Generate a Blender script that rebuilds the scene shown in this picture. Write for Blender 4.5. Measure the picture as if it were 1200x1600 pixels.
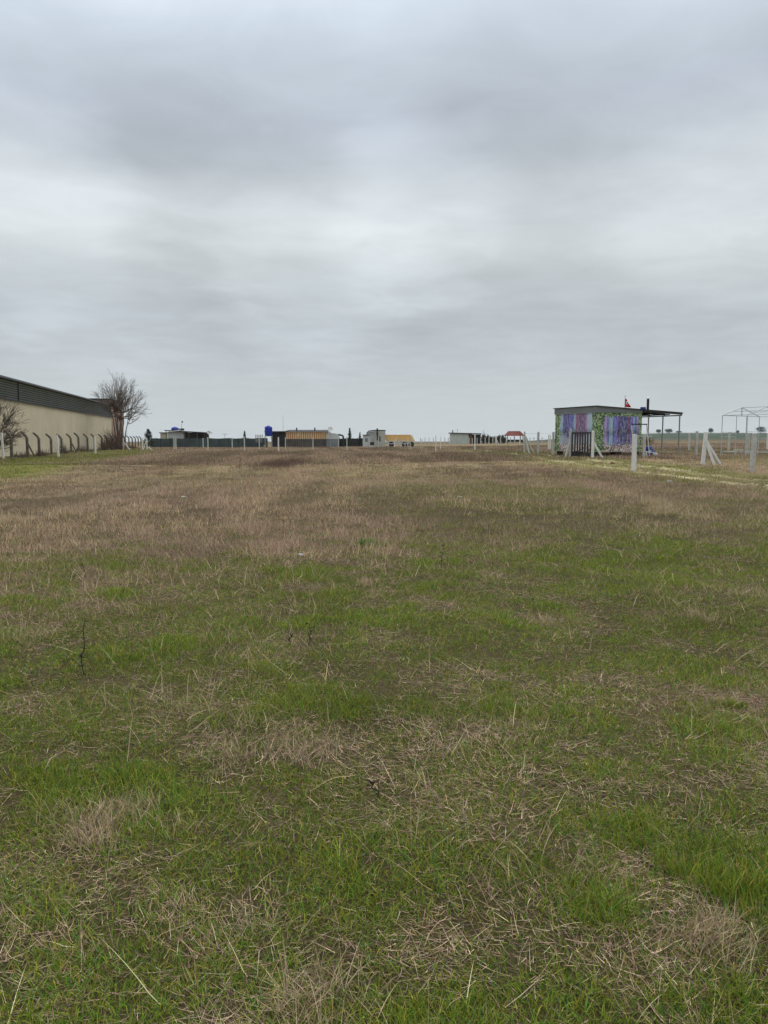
import bpy, math, random
import numpy as np
R = math.radians
random.seed(7); rng = np.random.default_rng(11)
S = bpy.context.scene
for o in list(bpy.data.objects): bpy.data.objects.remove(o)

# ------------------------------------------------------------------ camera
EYE = 1.6; PITCH = 5.63; F = 1156.0
cd = bpy.data.cameras.new('camera'); cam = bpy.data.objects.new('camera', cd); S.collection.objects.link(cam)
cam.location = (0, 0, EYE); cam.rotation_euler = (R(90-PITCH), 0, 0)
cd.sensor_fit = 'VERTICAL'; cd.sensor_height = 36; cd.lens = 26; cd.clip_start = 0.05; cd.clip_end = 9000
S.camera = cam
S.render.resolution_x = 768; S.render.resolution_y = 1024
S.view_settings.view_transform = 'Standard'; S.view_settings.look = 'None'
S.view_settings.exposure = 0.0; S.view_settings.gamma = 1

def ray(px, py):
    u = (px-600)/F; v = (800-py)/F; c, s = math.cos(R(PITCH)), math.sin(R(PITCH))
    return (u, c+v*s, -s+v*c)
def at(px, py, Y):
    d = ray(px, py); k = Y/d[1]
    return (d[0]*k, Y, EYE+d[2]*k)
def xat(px, Y): return at(px, 695, Y)[0]

# ------------------------------------------------------------------ sky
SUN_EL, SUN_AZ = 52, 20
w = bpy.data.worlds.new('World'); S.world = w; w.use_nodes = True
nt = w.node_tree; nt.nodes.clear()
def N(nt, t, **kw):
    n = nt.nodes.new(t)
    for k, v in kw.items():
        if k == 'inp':
            for a, b in v.items():
                if isinstance(b, bpy.types.NodeSocket): nt.links.new(b, n.inputs[a])
                else: n.inputs[a].default_value = b
        else: setattr(n, k, v)
    return n
def mth(nt, op, a, b=0.0, c=0.0, clamp=False):
    n = N(nt, 'ShaderNodeMath', operation=op, use_clamp=clamp, inp={0: a, 1: b})
    if op in ('MULTIPLY_ADD', 'SMOOTH_MIN'): 
        if isinstance(c, bpy.types.NodeSocket): nt.links.new(c, n.inputs[2])
        else: n.inputs[2].default_value = c
    return n.outputs[0]
def lin(c): 
    c = c/255.0
    return c/12.92 if c <= .04045 else ((c+.055)/1.055)**2.4
def L3(r, g, b): return (lin(r), lin(g), lin(b), 1)
def ramp(nt, fac, stops, interp='LINEAR'):
    n = nt.nodes.new('ShaderNodeValToRGB'); n.color_ramp.interpolation = interp
    e = n.color_ramp.elements
    while len(e) > 1: e.remove(e[-1])
    e[0].position = stops[0][0]; e[0].color = stops[0][1]
    for p, c in stops[1:]:
        q = e.new(p); q.color = c
    nt.links.new(fac, n.inputs[0]); return n.outputs[0]
sky = N(nt, 'ShaderNodeTexSky', sky_type='NISHITA', sun_disc=False, sun_elevation=R(SUN_EL), sun_rotation=R(SUN_AZ))
tc = N(nt, 'ShaderNodeTexCoord'); G = tc.outputs['Generated']
sep = N(nt, 'ShaderNodeSeparateXYZ', inp={0: G})
zc = mth(nt, 'MAXIMUM', sep.outputs[2], 0.0)
den = mth(nt, 'ADD', zc, 0.10)
P = N(nt, 'ShaderNodeCombineXYZ', inp={0: mth(nt, 'DIVIDE', sep.outputs[0], den), 1: mth(nt, 'DIVIDE', sep.outputs[1], den), 2: 3.7})
n1 = N(nt, 'ShaderNodeTexNoise', inp={'Vector': P.outputs[0], 'Scale': 0.85, 'Detail': 3.5, 'Roughness': .45, 'Distortion': .5}).outputs[0]
n2 = N(nt, 'ShaderNodeTexNoise', inp={'Vector': P.outputs[0], 'Scale': 2.6, 'Detail': 4.0, 'Roughness': .5, 'Distortion': .3}).outputs[0]
n3 = N(nt, 'ShaderNodeTexNoise', inp={'Vector': P.outputs[0], 'Scale': 0.28, 'Detail': 2.0, 'Roughness': .5}).outputs[0]
warp = mth(nt, 'MULTIPLY', mth(nt, 'SUBTRACT', n1, .5), mth(nt, 'MULTIPLY', zc, .42))
warp3 = mth(nt, 'MULTIPLY', mth(nt, 'SUBTRACT', n3, .5), mth(nt, 'MULTIPLY', zc, .35))
ze = mth(nt, 'ADD', mth(nt, 'ADD', zc, warp), warp3, clamp=True)
cl = ramp(nt, ze, [(0, L3(182,189,192)), (.03, L3(179,186,189)), (.08, L3(175,182,186)), (.125, L3(168,175,180)), (.15, L3(164,171,176)),
     (.195, L3(174,181,184)), (.245, L3(189,195,198)), (.285, L3(187,193,197)), (.33, L3(173,180,187)), (.39, L3(171,179,189)),
     (.44, L3(183,192,202)), (.49, L3(196,206,218)), (.6, (.85,.90,.97,1)), (1, (1.9,1.95,2.0,1))])
P2 = N(nt, 'ShaderNodeVectorMath', operation='MULTIPLY', inp={0: P.outputs[0], 1: (1.0, 1.1, 1.0)}).outputs[0]
n4 = N(nt, 'ShaderNodeTexNoise', inp={'Vector': P2, 'Scale': 3.4, 'Detail': 9.0, 'Roughness': .62, 'Distortion': .9}).outputs[0]
br = mth(nt, 'ADD', mth(nt, 'MULTIPLY', mth(nt, 'SUBTRACT', n2, .5), mth(nt, 'MINIMUM', mth(nt, 'MULTIPLY', zc, 1.6), .26)), 1.0)
br = mth(nt, 'ADD', br, mth(nt, 'MULTIPLY', mth(nt, 'SUBTRACT', n4, .5), mth(nt, 'MINIMUM', mth(nt, 'MULTIPLY', zc, 1.6), .22)))
nrm = N(nt, 'ShaderNodeVectorMath', operation='NORMALIZE', inp={0: G}).outputs[0]
for px, py, rad, amp in [(10,345,6.5,.17),(130,420,6,.13),(650,330,5,.14),(500,365,7,.10),(1190,365,7,.16),(900,380,8,.06),(480,450,5,.08),
                         (330,285,8,-.09),(1000,230,12,-.05),(1150,480,6,-.08),(40,460,4.5,-.10),(820,250,7,-.05),(620,80,9,-.02),(60,200,7,-.04)]:
    d = ray(px, py); l = math.sqrt(sum(a*a for a in d)); d = [a/l for a in d]
    dp = N(nt, 'ShaderNodeVectorMath', operation='DOT_PRODUCT', inp={0: nrm, 1: d}).outputs['Value']
    dp = mth(nt, 'ADD', dp, mth(nt, 'MULTIPLY', mth(nt, 'SUBTRACT', n2, .5), .012))
    mr = N(nt, 'ShaderNodeMapRange', interpolation_type='SMOOTHERSTEP', inp={0: dp, 1: math.cos(R(rad*1.7)), 2: 1.0, 3: 0.0, 4: amp}).outputs[0]
    br = mth(nt, 'ADD', br, mr)
cb = N(nt, 'ShaderNodeVectorMath', operation='SCALE', inp={0: cl, 'Scale': mth(nt, 'MULTIPLY', br, 12.6)}).outputs[0]
mx = N(nt, 'ShaderNodeMix', data_type='RGBA', inp={0: .97}); nt.links.new(sky.outputs[0], mx.inputs[6]); nt.links.new(cb, mx.inputs[7])
bg = N(nt, 'ShaderNodeBackground', inp={0: mx.outputs[2], 1: .1})
wo = N(nt, 'ShaderNodeOutputWorld', inp={0: bg.outputs[0]})

sl = bpy.data.lights.new('sun', 'SUN'); sl.energy = 1.3; sl.angle = R(30); sl.color = (1, .97, .92)
so = bpy.data.objects.new('sun', sl); S.collection.objects.link(so)
so.rotation_euler = (R(90-SUN_EL), 0, R(180-SUN_AZ))

# ------------------------------------------------------------------ noise + terrain
_lat = rng.random((256, 256))
def vn(x, y):
    xi = np.floor(x).astype(int); yi = np.floor(y).astype(int); fx = x-xi; fy = y-yi
    fx = fx*fx*(3-2*fx); fy = fy*fy*(3-2*fy)
    a = _lat[xi & 255, yi & 255]; b = _lat[(xi+1) & 255, yi & 255]; c = _lat[xi & 255, (yi+1) & 255]; d = _lat[(xi+1) & 255, (yi+1) & 255]
    return (a*(1-fx)+b*fx)*(1-fy)+(c*(1-fx)+d*fx)*fy
def fbm(x, y, o=4):
    s = 0; a = .5; t = 0
    for i in range(o):
        s = s+a*vn(x*2**i+17.3*i, y*2**i+5.1*i); t += a; a *= .5
    return s/t
def ss(a, b, x):
    t = np.clip((x-a)/(b-a), 0, 1); return t*t*(3-2*t)
CP = []          # terrain control points (x, y, z)
for Y in (0, 4, 8, 12, 16, 22):
    for X in (-1.2, -.6, 0, .6, 1.2): CP.append((X*(Y+3), Y, 0.0+.002*Y))
CP += [(-28.2,56,.08),(-33,78,.12),(-38,100,.13),(-45,130,.15),(-23,60,.15),(-10,40,.1),(0,40,.12),(-12,60,.12),(0,60,.16),(-18,88,.13),(-8,86,.14),(0,88,.15),
       (-30,95,.17),(11,32.4,.31),(15.7,31.4,.16),(16,37,.28),(12.4,44,.55),(13.4,47,.58),(12,52,.58),(17,49,.6),(11.7,56,.56),(20.7,49,.5),(25,51,.45),(22,48,.55),
       (26.4,64,.62),(29,62,.66),(19,54,.62),(6,72,.3),(8,92,.35),(9.5,77,.4),(30,45,.4),(22,36,.2),(8,24,.08),(6,45,.25),(20,80,.7),(40,70,.7),(3,110,.35),(-20,112,.15),
       (-33,132,.1),(-10,132,.1),(2,120,.4),(15,150,.65),(30,150,.9),(60,120,.9),(-60,80,.12),(-50,50,.08)]
CP = np.array(CP)
def terr(x, y):
    x = np.asarray(x, float); y = np.asarray(y, float); sh = np.broadcast(x, y).shape
    x = np.broadcast_to(x, sh).ravel(); y = np.broadcast_to(y, sh).ravel(); out = np.empty(len(x))
    for i in range(0, len(x), 200000):
        X = x[i:i+200000]; Y = y[i:i+200000]; s = 3.5+.10*np.maximum(Y, 0)
        num = 0.02*.25*ss(20, 80, Y); dn = np.full(len(X), .02)
        for cx, cy, cz in CP:
            k = np.exp(-((X-cx)**2+(Y-cy)**2)/(2*s*s)); num = num+k*cz; dn = dn+k
        near = num/dn
        a = X/np.maximum(Y, 30)
        q = ss(.10, .40, a)
        rz = .95+ss(330, 900, Y)*7.8-ss(950, 2200, Y)*10
        lz = .35-ss(150, 300, Y)*.3-ss(250, 1200, Y)*4.5-ss(1200, 4000, Y)*8
        far = lz*(1-q)+rz*q
        m = ss(135, 230, np.hypot(X, Y))
        out[i:i+200000] = near*(1-m)+far*m
    x_, y_ = x, y
    b = (fbm(x_*.55+40, y_*.55+40, 3)-.5)*.10*ss(90, 20, y_) + (fbm(x_*.12+9, y_*.12+70, 2)-.5)*.16*ss(3, 12, np.abs(y_))*ss(160, 60, y_)
    return (out+b).reshape(sh)
def tz(x, y): return float(terr(np.array([x]), np.array([y]))[0])

TRK_A = [(12.6, 10), (12.3, 20), (12.0, 25), (11.2, 31), (10.2, 38), (9.6, 43), (9.6, 55), (8.6, 70), (7.6, 85)]
TRK_B = [(14.6, 10), (14.0, 20), (13.6, 26), (12.9, 33), (11.9, 41), (11.4, 48), (11.2, 56), (10.4, 70), (9.6, 85)]
def trk_d(x, y, T):
    xs = np.interp(y, [p[1] for p in T], [p[0] for p in T]); return np.abs(x-xs)
def fence_x(Y): return -28.2-.222*(Y-56)
def green(x, y):
    """how green (1) or dry (0) the sward is"""
    nz = .45*fbm(x*.9+3, y*.9+8, 4)+.55*fbm(x*2.6+31, y*2.6+18, 4); nb = fbm(x*.22+50, y*.22+31, 3)
    g = .93*ss(9.3, 7.0, y+(nb-.5)*7.5+(nz-.5)*7-.35*np.clip(x, -3, 4))
    g = g-.55*np.exp(-((x+4.2)/1.8)**2-((y-7.4)/1.8)**2)
    g = g+.40*np.exp(-((x-3.2)/2.8)**2-((y-19)/8)**2)+.10+.30*np.exp(-((x-7)/4)**2-((y-14)/5)**2)+.12*np.exp(-((x-.8)/1.5)**2-((y-15)/7)**2)+.12*np.exp(-((x-3.5)/2.5)**2-((y-11)/3)**2)
    g = g+.30*np.exp(-((x-6.0)/1.1)**2-((y-23)/1.5)**2)
    g = g+.38*np.exp(-((x+1.5)/2.0)**2-((y-30)/8)**2)*.5+.17*ss(8, 12, y)
    g = g+.7*ss(9.5, 6.5, x-fence_x(y))*ss(16, 26, y)*ss(120, 100, y)
    td = np.minimum(trk_d(x, y, TRK_A), trk_d(x, y, TRK_B)); g = g+.42*ss(2.6, 1.0, td)*ss(12, 22, y)*ss(95, 80, y)
    g = g+.30*ss(17, 20, x)*ss(34, 40, y)*ss(80, 60, y)
    g = g-.85*np.exp(-((x-2.15)/.55)**2-((y-4.45)/.38)**2)-.5*np.exp(-((x-1.85)/.3)**2-((y-3.75)/.2)**2)-.4*np.exp(-((x-.5)/.5)**2-((y-3.8)/.35)**2)
    far = np.where((y > 400+40*nb) & (x/np.maximum(y, 1) > .1), .95, 0)
    return np.clip(np.maximum(g+(nz-.5)*1.0+(nb-.5)*.45*ss(120, 60, y), far*ss(300, 380, y)), 0, 1)

# ------------------------------------------------------------------ materials
def newmat(name):
    m = bpy.data.materials.new(name); m.use_nodes = True; t = m.node_tree
    b = t.nodes['Principled BSDF']; b.inputs['Specular IOR Level'].default_value = .3
    return m, t, b
def M(name, col, rough=.8, var=.18, scale=2.0, bump=0.0, bscale=30, metal=0, streak=None, spec=.3):
    m, t, b = newmat(name); b.inputs['Roughness'].default_value = rough; b.inputs['Metallic'].default_value = metal
    b.inputs['Specular IOR Level'].default_value = spec
    tcn = N(t, 'ShaderNodeTexCoord'); oi = N(t, 'ShaderNodeObjectInfo')
    off = N(t, 'ShaderNodeVectorMath', operation='ADD', inp={0: tcn.outputs['Object'], 1: (0, 0, 0)})
    cmb = N(t, 'ShaderNodeCombineXYZ', inp={0: mth(t, 'MULTIPLY', oi.outputs['Random'], 37.0)}); t.links.new(cmb.outputs[0], off.inputs[1])
    n = N(t, 'ShaderNodeTexNoise', inp={'Vector': off.outputs[0], 'Scale': scale, 'Detail': 5.0, 'Roughness': .6}).outputs[0]
    c = tuple(col)+(1,) if len(col) == 3 else col
    lo = tuple(max(0, v*(1-var)) for v in c[:3])+(1,); hi = tuple(min(1, v*(1+var)) for v in c[:3])+(1,)
    o = ramp(t, n, [(.3, lo), (.7, hi)])
    if streak:   # (colour, amount) vertical grime streaks
        mp = N(t, 'ShaderNodeMapping', inp={0: off.outputs[0], 3: (4.0, 4.0, .25)})
        n_ = N(t, 'ShaderNodeTexNoise', inp={'Vector': mp.outputs[0], 'Scale': 1.5, 'Detail': 5.0, 'Roughness': .7}).outputs[0]
        f = N(t, 'ShaderNodeMapRange', inp={0: n_, 1: .48, 2: .75, 3: 0.0, 4: streak[1]}).outputs[0]
        k = N(t, 'ShaderNodeMix', data_type='RGBA'); t.links.new(f, k.inputs[0]); t.links.new(o, k.inputs[6]); k.inputs[7].default_value = tuple(streak[0])+(1,)
        o = k.outputs[2]
    t.links.new(o, b.inputs['Base Color'])
    if bump:
        nb = N(t, 'ShaderNodeTexNoise', inp={'Vector': off.outputs[0], 'Scale': bscale, 'Detail': 4.0}).outputs[0]
        bp = N(t, 'ShaderNodeBump', inp={'Strength': bump, 'Height': nb, 'Distance': .02}); t.links.new(bp.outputs[0], b.inputs['Normal'])
    return m
def attr_mat(name, trans=.25, rough=.75):
    m, t, b = newmat(name); a = N(t, 'ShaderNodeAttribute', attribute_name='col')
    t.links.new(a.outputs['Color'], b.inputs['Base Color']); b.inputs['Roughness'].default_value = rough
    b.inputs['Specular IOR Level'].default_value = .15
    tr = N(t, 'ShaderNodeBsdfTranslucent'); t.links.new(a.outputs['Color'], tr.inputs[0])
    mxs = N(t, 'ShaderNodeMixShader', inp={0: trans}); t.links.new(b.outputs[0], mxs.inputs[1]); t.links.new(tr.outputs[0], mxs.inputs[2])
    t.links.new(mxs.outputs[0], t.nodes['Material Output'].inputs[0]); return m
m_conc = M('pale_concrete', (.42,.42,.38), .9, .22, 6, .5, 40, streak=((.25,.24,.20), .45))
m_white = M('whitewashed_concrete', (.60,.60,.57), .85, .12, 6, .4, 40, streak=((.42,.41,.36), .5))
m_dconc = M('weathered_dark_concrete', (.105,.085,.065), .95, .35, 4, .5, 30)
m_wire = M('galvanised_wire', (.22,.22,.22), .5, .1, 5, metal=.4)
m_plaster = M('plastered_wall', (.46,.40,.29), .95, .10, .35, .2, 8, streak=((.26,.235,.19), .38))
m_clad = M('grey_cladding', (.20,.222,.24), .55, .16, .5, metal=.3)
m_black = M('black_metal', (.018,.018,.020), .5, .3, 5)
m_rust = M('rusty_brown', (.15,.07,.035), .9, .4, 5)
m_tan = M('tan_wall', (.23,.16,.115), .95, .2, 1)
m_bark = M('bark', (.085,.062,.048), .95, .35, 3)
m_twig = M('warm_twigs', (.125,.095,.075), .95, .3, 3)
m_barkred = M('reddish_twigs', (.105,.062,.046), .95, .3, 3)
m_greyfascia = M('grey_fascia_metal', (.17,.185,.185), .5, .12, 1, metal=.3)
m_blue = M('blue_plastic', (.006,.022,.26), .55, .12, 3)
m_bluedk = M('dark_blue_plastic', (.010,.035,.20), .4, .12, 3)
m_cream = M('cream_panel', (.44,.43,.33), .8, .12, 1, streak=((.28,.26,.19), .3))
m_lite = M('light_grey_panel', (.46,.48,.47), .7, .1, 1, streak=((.30,.30,.28), .3))
m_dark = M('dark_boards', (.030,.028,.027), .95, .4, 2)
m_yellow = M('yellow_paint', (.72,.47,.18), .6, .12, 2, streak=((.30,.16,.04), .5))
m_redtile = M('red_tiles', (.135,.025,.018), .8, .25, 4)
m_wood = M('brown_wood', (.10,.062,.040), .9, .3, 5)
m_galv = M('galvanised_tube', (.30,.32,.33), .45, .12, 4, metal=.5)
m_tyre = M('rubber', (.022,.022,.022), .9, .2, 5)
m_litter = M('white_scrap', (.42,.42,.39), .8, .2, 9)
m_stone = M('chalk_stone', (.40,.36,.22), .95, .2, 9)
m_net = M('dark_green_netting', (.050,.068,.070), .9, .25, .6)
m_dullnet = M('rusty_corrugated_sheet', (.085,.075,.065), .9, .3, 1.0, streak=((.035,.030,.028), .8))
m_leafD = M('dark_needles', (.018,.035,.020), .8, .4, 3)
m_leafB = M('dull_brown_leaves', (.075,.058,.040), .9, .4, 3)
m_leafF = M('far_grey_green_leaves', (.06,.07,.055), .9, .3, .5)
m_leafY = M('yellow_brown_leaves', (.14,.10,.035), .9, .4, 3)
m_leafG = M('bright_green_leaves', (.075,.13,.035), .7, .3, 9)
m_glass = M('dark_glass', (.03,.035,.04), .15, .1, 2)
m_red = M('red_cloth', (.52,.012,.015), .8, .1, 3)
m_flagw = M('white_cloth', (.8,.8,.8), .8, .05, 3)
m_blade = attr_mat('grass_blades', .28)
m_straw = attr_mat('dry_straw', .15, .8)

# ------------------------------------------------------------------ mesh helpers
def link(name, me, mat, parent=None):
    o = bpy.data.objects.new(name, me); S.collection.objects.link(o)
    if mat: me.materials.append(mat)
    if parent: o.parent = parent
    return o
def tag(o, label=None, cat=None, group=None, kind=None):
    if label: o['label'] = label
    if cat: o['category'] = cat
    if group: o['group'] = group
    if kind: o['kind'] = kind
    return o
def empty(name, loc, rz=0, label=None, cat=None, group=None):
    o = bpy.data.objects.new(name, None); S.collection.objects.link(o); o.location = loc; o.rotation_euler = (0, 0, rz)
    o.empty_display_size = .2; return tag(o, label, cat, group)
def V3(a): return np.array(a, float)
class MB:
    def __init__(s): s.v = []; s.f = []
    def add(s, vs, fs):
        n = len(s.v); s.v += [tuple(map(float, q)) for q in vs]; s.f += [tuple(i+n for i in q) for q in fs]; return s
    def hexa(s, b, t):  # 4 bottom, 4 top
        return s.add(list(b)+list(t), [(3,2,1,0),(4,5,6,7),(0,1,5,4),(1,2,6,5),(2,3,7,6),(3,0,4,7)])
    def box(s, x0, x1, y0, y1, z0, z1):
        return s.hexa([(x0,y0,z0),(x1,y0,z0),(x1,y1,z0),(x0,y1,z0)], [(x0,y0,z1),(x1,y0,z1),(x1,y1,z1),(x0,y1,z1)])
    def beam(s, p, q, w=.05, h=None, w1=None):
        p = V3(p); q = V3(q); h = h or w; d = q-p; d = d/np.linalg.norm(d)
        u = np.cross(d, (0,0,1)) if abs(d[2]) < .95 else np.cross(d, (0,1,0)); u /= np.linalg.norm(u); v = np.cross(u, d)
        k = (w1/w) if w1 else 1
        c = [(-1,-1),(1,-1),(1,1),(-1,1)]
        return s.hexa([p+u*a*w/2+v*b*h/2 for a, b in c], [q+(u*a*w/2+v*b*h/2)*k for a, b in c])
    def tube(s, p, q, r0, r1=None, n=8, cap=True):
        p = V3(p); q = V3(q); r1 = r0 if r1 is None else r1; d = q-p; L = np.linalg.norm(d)
        if L < 1e-6: return s
        d = d/L; u = np.cross(d, (0,0,1)) if abs(d[2]) < .95 else np.cross(d, (0,1,0)); u /= np.linalg.norm(u); v = np.cross(u, d)
        vs = []
        for c, r in ((p, r0), (q, r1)):
            for i in range(n):
                a = 2*math.pi*i/n; vs.append(c+(u*math.cos(a)+v*math.sin(a))*r)
        fs = [(i, (i+1) % n, n+(i+1) % n, n+i) for i in range(n)]
        if cap: fs += [tuple(range(n))[::-1], tuple(range(n, 2*n))]
        return s.add(vs, fs)
    def path(s, pts, r0, r1=None, n=6):
        r1 = r1 or r0; k = len(pts)-1
        for i in range(k): s.tube(pts[i], pts[i+1], r0+(r1-r0)*i/k, r0+(r1-r0)*(i+1)/k, n)
        return s
    def lathe(s, prof, c=(0,0,0), n=20):
        vs = []; fs = []; m = len(prof)
        for r, z in prof:
            for i in range(n):
                a = 2*math.pi*i/n; vs.append((c[0]+r*math.cos(a), c[1]+r*math.sin(a), c[2]+z))
        for j in range(m-1):
            for i in range(n): fs.append((j*n+i, j*n+(i+1) % n, (j+1)*n+(i+1) % n, (j+1)*n+i))
        fs += [tuple(range(n))[::-1], tuple(range((m-1)*n, m*n))]
        return s.add(vs, fs)
    def corr(s, x0, x1, z0, z1, y=0, pitch=.2, amp=.02, horiz=False, th=.01, z1b=None):
        """corrugated sheet in the XZ plane; ridges vertical (or horizontal)"""
        a, b = (z0, z1) if horiz else (x0, x1); n = max(2, int(abs(b-a)/pitch)); pts = []
        for i in range(n):
            q = a+(b-a)*i/n; d = (b-a)/n
            for f, h in ((0, 0), (.35, 0), (.5, amp), (.85, amp)): pts.append((q+f*d, h))
        pts.append((b, 0)); vs = []; fs = []
        for q, h in pts:
            if horiz: vs += [(x0, y-h, q), (x1, y-h, q)]
            else:
                zt = z1 if z1b is None else z1+(z1b-z1)*(q-x0)/(x1-x0)
                vs += [(q, y-h, z0), (q, y-h, zt)]
        for i in range(len(pts)-1): fs.append((2*i, 2*i+2, 2*i+3, 2*i+1))
        return s.add(vs, fs)
    def leaves(s, c, r, n, size, hollow=.3, clump=6, flat=1.0):
        c = V3(c); r = V3(r); cc = []
        for i in range(clump):
            d = rng.normal(size=3); d /= np.linalg.norm(d); cc.append(c+d*r*rng.uniform(.25, .7))
        for i in range(n):
            if rng.random() < .75:
                k = cc[rng.integers(clump)]; p = k+rng.normal(size=3)*r*.22
            else:
                d = rng.normal(size=3); d /= np.linalg.norm(d); p = c+d*r*rng.uniform(hollow, 1)
            a = rng.normal(size=3); a /= np.linalg.norm(a); b = np.cross(a, rng.normal(size=3)); b /= np.linalg.norm(b)
            z = size*rng.uniform(.6, 1.4); s.add([p-a*z, p+b*z*.5, p+a*z, p-b*z*.5], [(0,1,2,3)])
        return s
    def build(s, name, mat, parent=None, smooth=False):
        me = bpy.data.meshes.new(name); me.from_pydata(s.v, [], s.f); me.update()
        if smooth:
            for p in me.polygons: p.use_smooth = True
        return link(name, me, mat, parent)
def fastmesh(name, V, Q, mat, col=None, T=None):
    me = bpy.data.meshes.new(name); nq = len(Q); ntr = 0 if T is None else len(T)
    me.vertices.add(len(V)); me.vertices.foreach_set('co', V.astype(np.float32).ravel())
    li = Q.ravel() if T is None else np.concatenate([Q.ravel(), T.ravel()])
    me.loops.add(len(li)); me.loops.foreach_set('vertex_index', li.astype(np.int32))
    me.polygons.add(nq+ntr)
    st = np.arange(nq)*4
    if ntr: st = np.concatenate([st, nq*4+np.arange(ntr)*3])
    me.polygons.foreach_set('loop_start', st.astype(np.int32)); me.update(calc_edges=True)
    if col is not None:
        a = me.color_attributes.new('col', 'FLOAT_COLOR', 'POINT')
        c = np.ones((len(V), 4), np.float32); c[:, :3] = col; a.data.foreach_set('color', c.ravel())
    return link(name, me, mat)

# ------------------------------------------------------------------ colours of the sward
GR = np.array([[.130,.186,.017],[.180,.203,.022],[.072,.172,.026],[.250,.220,.038]])
DR = np.array([[.370,.272,.175],[.275,.188,.132],[.500,.400,.250],[.130,.085,.058]])
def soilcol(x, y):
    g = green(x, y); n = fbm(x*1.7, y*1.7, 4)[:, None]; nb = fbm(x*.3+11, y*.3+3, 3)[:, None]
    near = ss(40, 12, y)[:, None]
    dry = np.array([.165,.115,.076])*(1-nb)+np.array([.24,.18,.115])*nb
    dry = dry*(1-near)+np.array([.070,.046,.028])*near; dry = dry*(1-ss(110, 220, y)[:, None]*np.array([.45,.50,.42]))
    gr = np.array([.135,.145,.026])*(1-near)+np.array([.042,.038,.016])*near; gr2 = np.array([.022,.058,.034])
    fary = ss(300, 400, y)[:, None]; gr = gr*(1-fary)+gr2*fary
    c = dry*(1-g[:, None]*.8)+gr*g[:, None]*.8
    c = c*(.7+.6*n)
    for T in (TRK_A, TRK_B):
        d = trk_d(x, y, T); m = ss(.55, .0, d+(fbm(x*2.2, y*.5, 3)-.42)*1.0)*ss(18, 24, y)*ss(92, 75, y)*.85
        c = c*(1-m[:, None])+np.array([.50,.44,.25])*m[:, None]
    return np.clip(c, 0, 1)

# ------------------------------------------------------------------ ground
def axis(lo, hi, n, k):
    t = np.linspace(-1, 1, n) if lo < -1000 else np.linspace(0, 1, n)
    v = np.sinh(t*k)/math.sinh(k); return v*hi if lo < -1000 else lo+(hi-lo)*v
gx = np.concatenate([axis(-4000, 4000, 421, 7.2)]); gy = axis(-12, 4500, 520, 7.0)
X, Y = np.meshgrid(gx, gy); Z = terr(X, Y); Vg = np.stack([X.ravel(), Y.ravel(), Z.ravel()], 1)
nx = len(gx); ny = len(gy); idx = np.arange(nx*ny).reshape(ny, nx)
Qg = np.stack([idx[:-1, :-1].ravel(), idx[:-1, 1:].ravel(), idx[1:, 1:].ravel(), idx[1:, :-1].ravel()], 1)
m_ground, t, b = newmat('field_soil')
a = N(t, 'ShaderNodeAttribute', attribute_name='col'); geo = N(t, 'ShaderNodeNewGeometry')
n_ = N(t, 'ShaderNodeTexNoise', inp={'Vector': geo.outputs['Position'], 'Scale': 9.0, 'Detail': 8.0, 'Roughness': .75}).outputs[0]
n__ = N(t, 'ShaderNodeTexNoise', inp={'Vector': geo.outputs['Position'], 'Scale': .9, 'Detail': 6.0, 'Roughness': .7}).outputs[0]
k = mth(t, 'MULTIPLY', mth(t, 'ADD', mth(t, 'MULTIPLY', n_, 1.1), .45), mth(t, 'ADD', mth(t, 'MULTIPLY', n__, .8), .6))
sc = N(t, 'ShaderNodeVectorMath', operation='SCALE', inp={0: a.outputs['Color'], 'Scale': k}); t.links.new(sc.outputs[0], b.inputs['Base Color'])
b.inputs['Roughness'].default_value = .97; b.inputs['Specular IOR Level'].default_value = .05
bp = N(t, 'ShaderNodeBump', inp={'Strength': .6, 'Height': n_, 'Distance': .03}); t.links.new(bp.outputs[0], b.inputs['Normal'])
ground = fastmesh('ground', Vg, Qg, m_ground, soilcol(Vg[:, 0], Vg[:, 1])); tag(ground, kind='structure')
for p in ground.data.polygons: p.use_smooth = True

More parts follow.
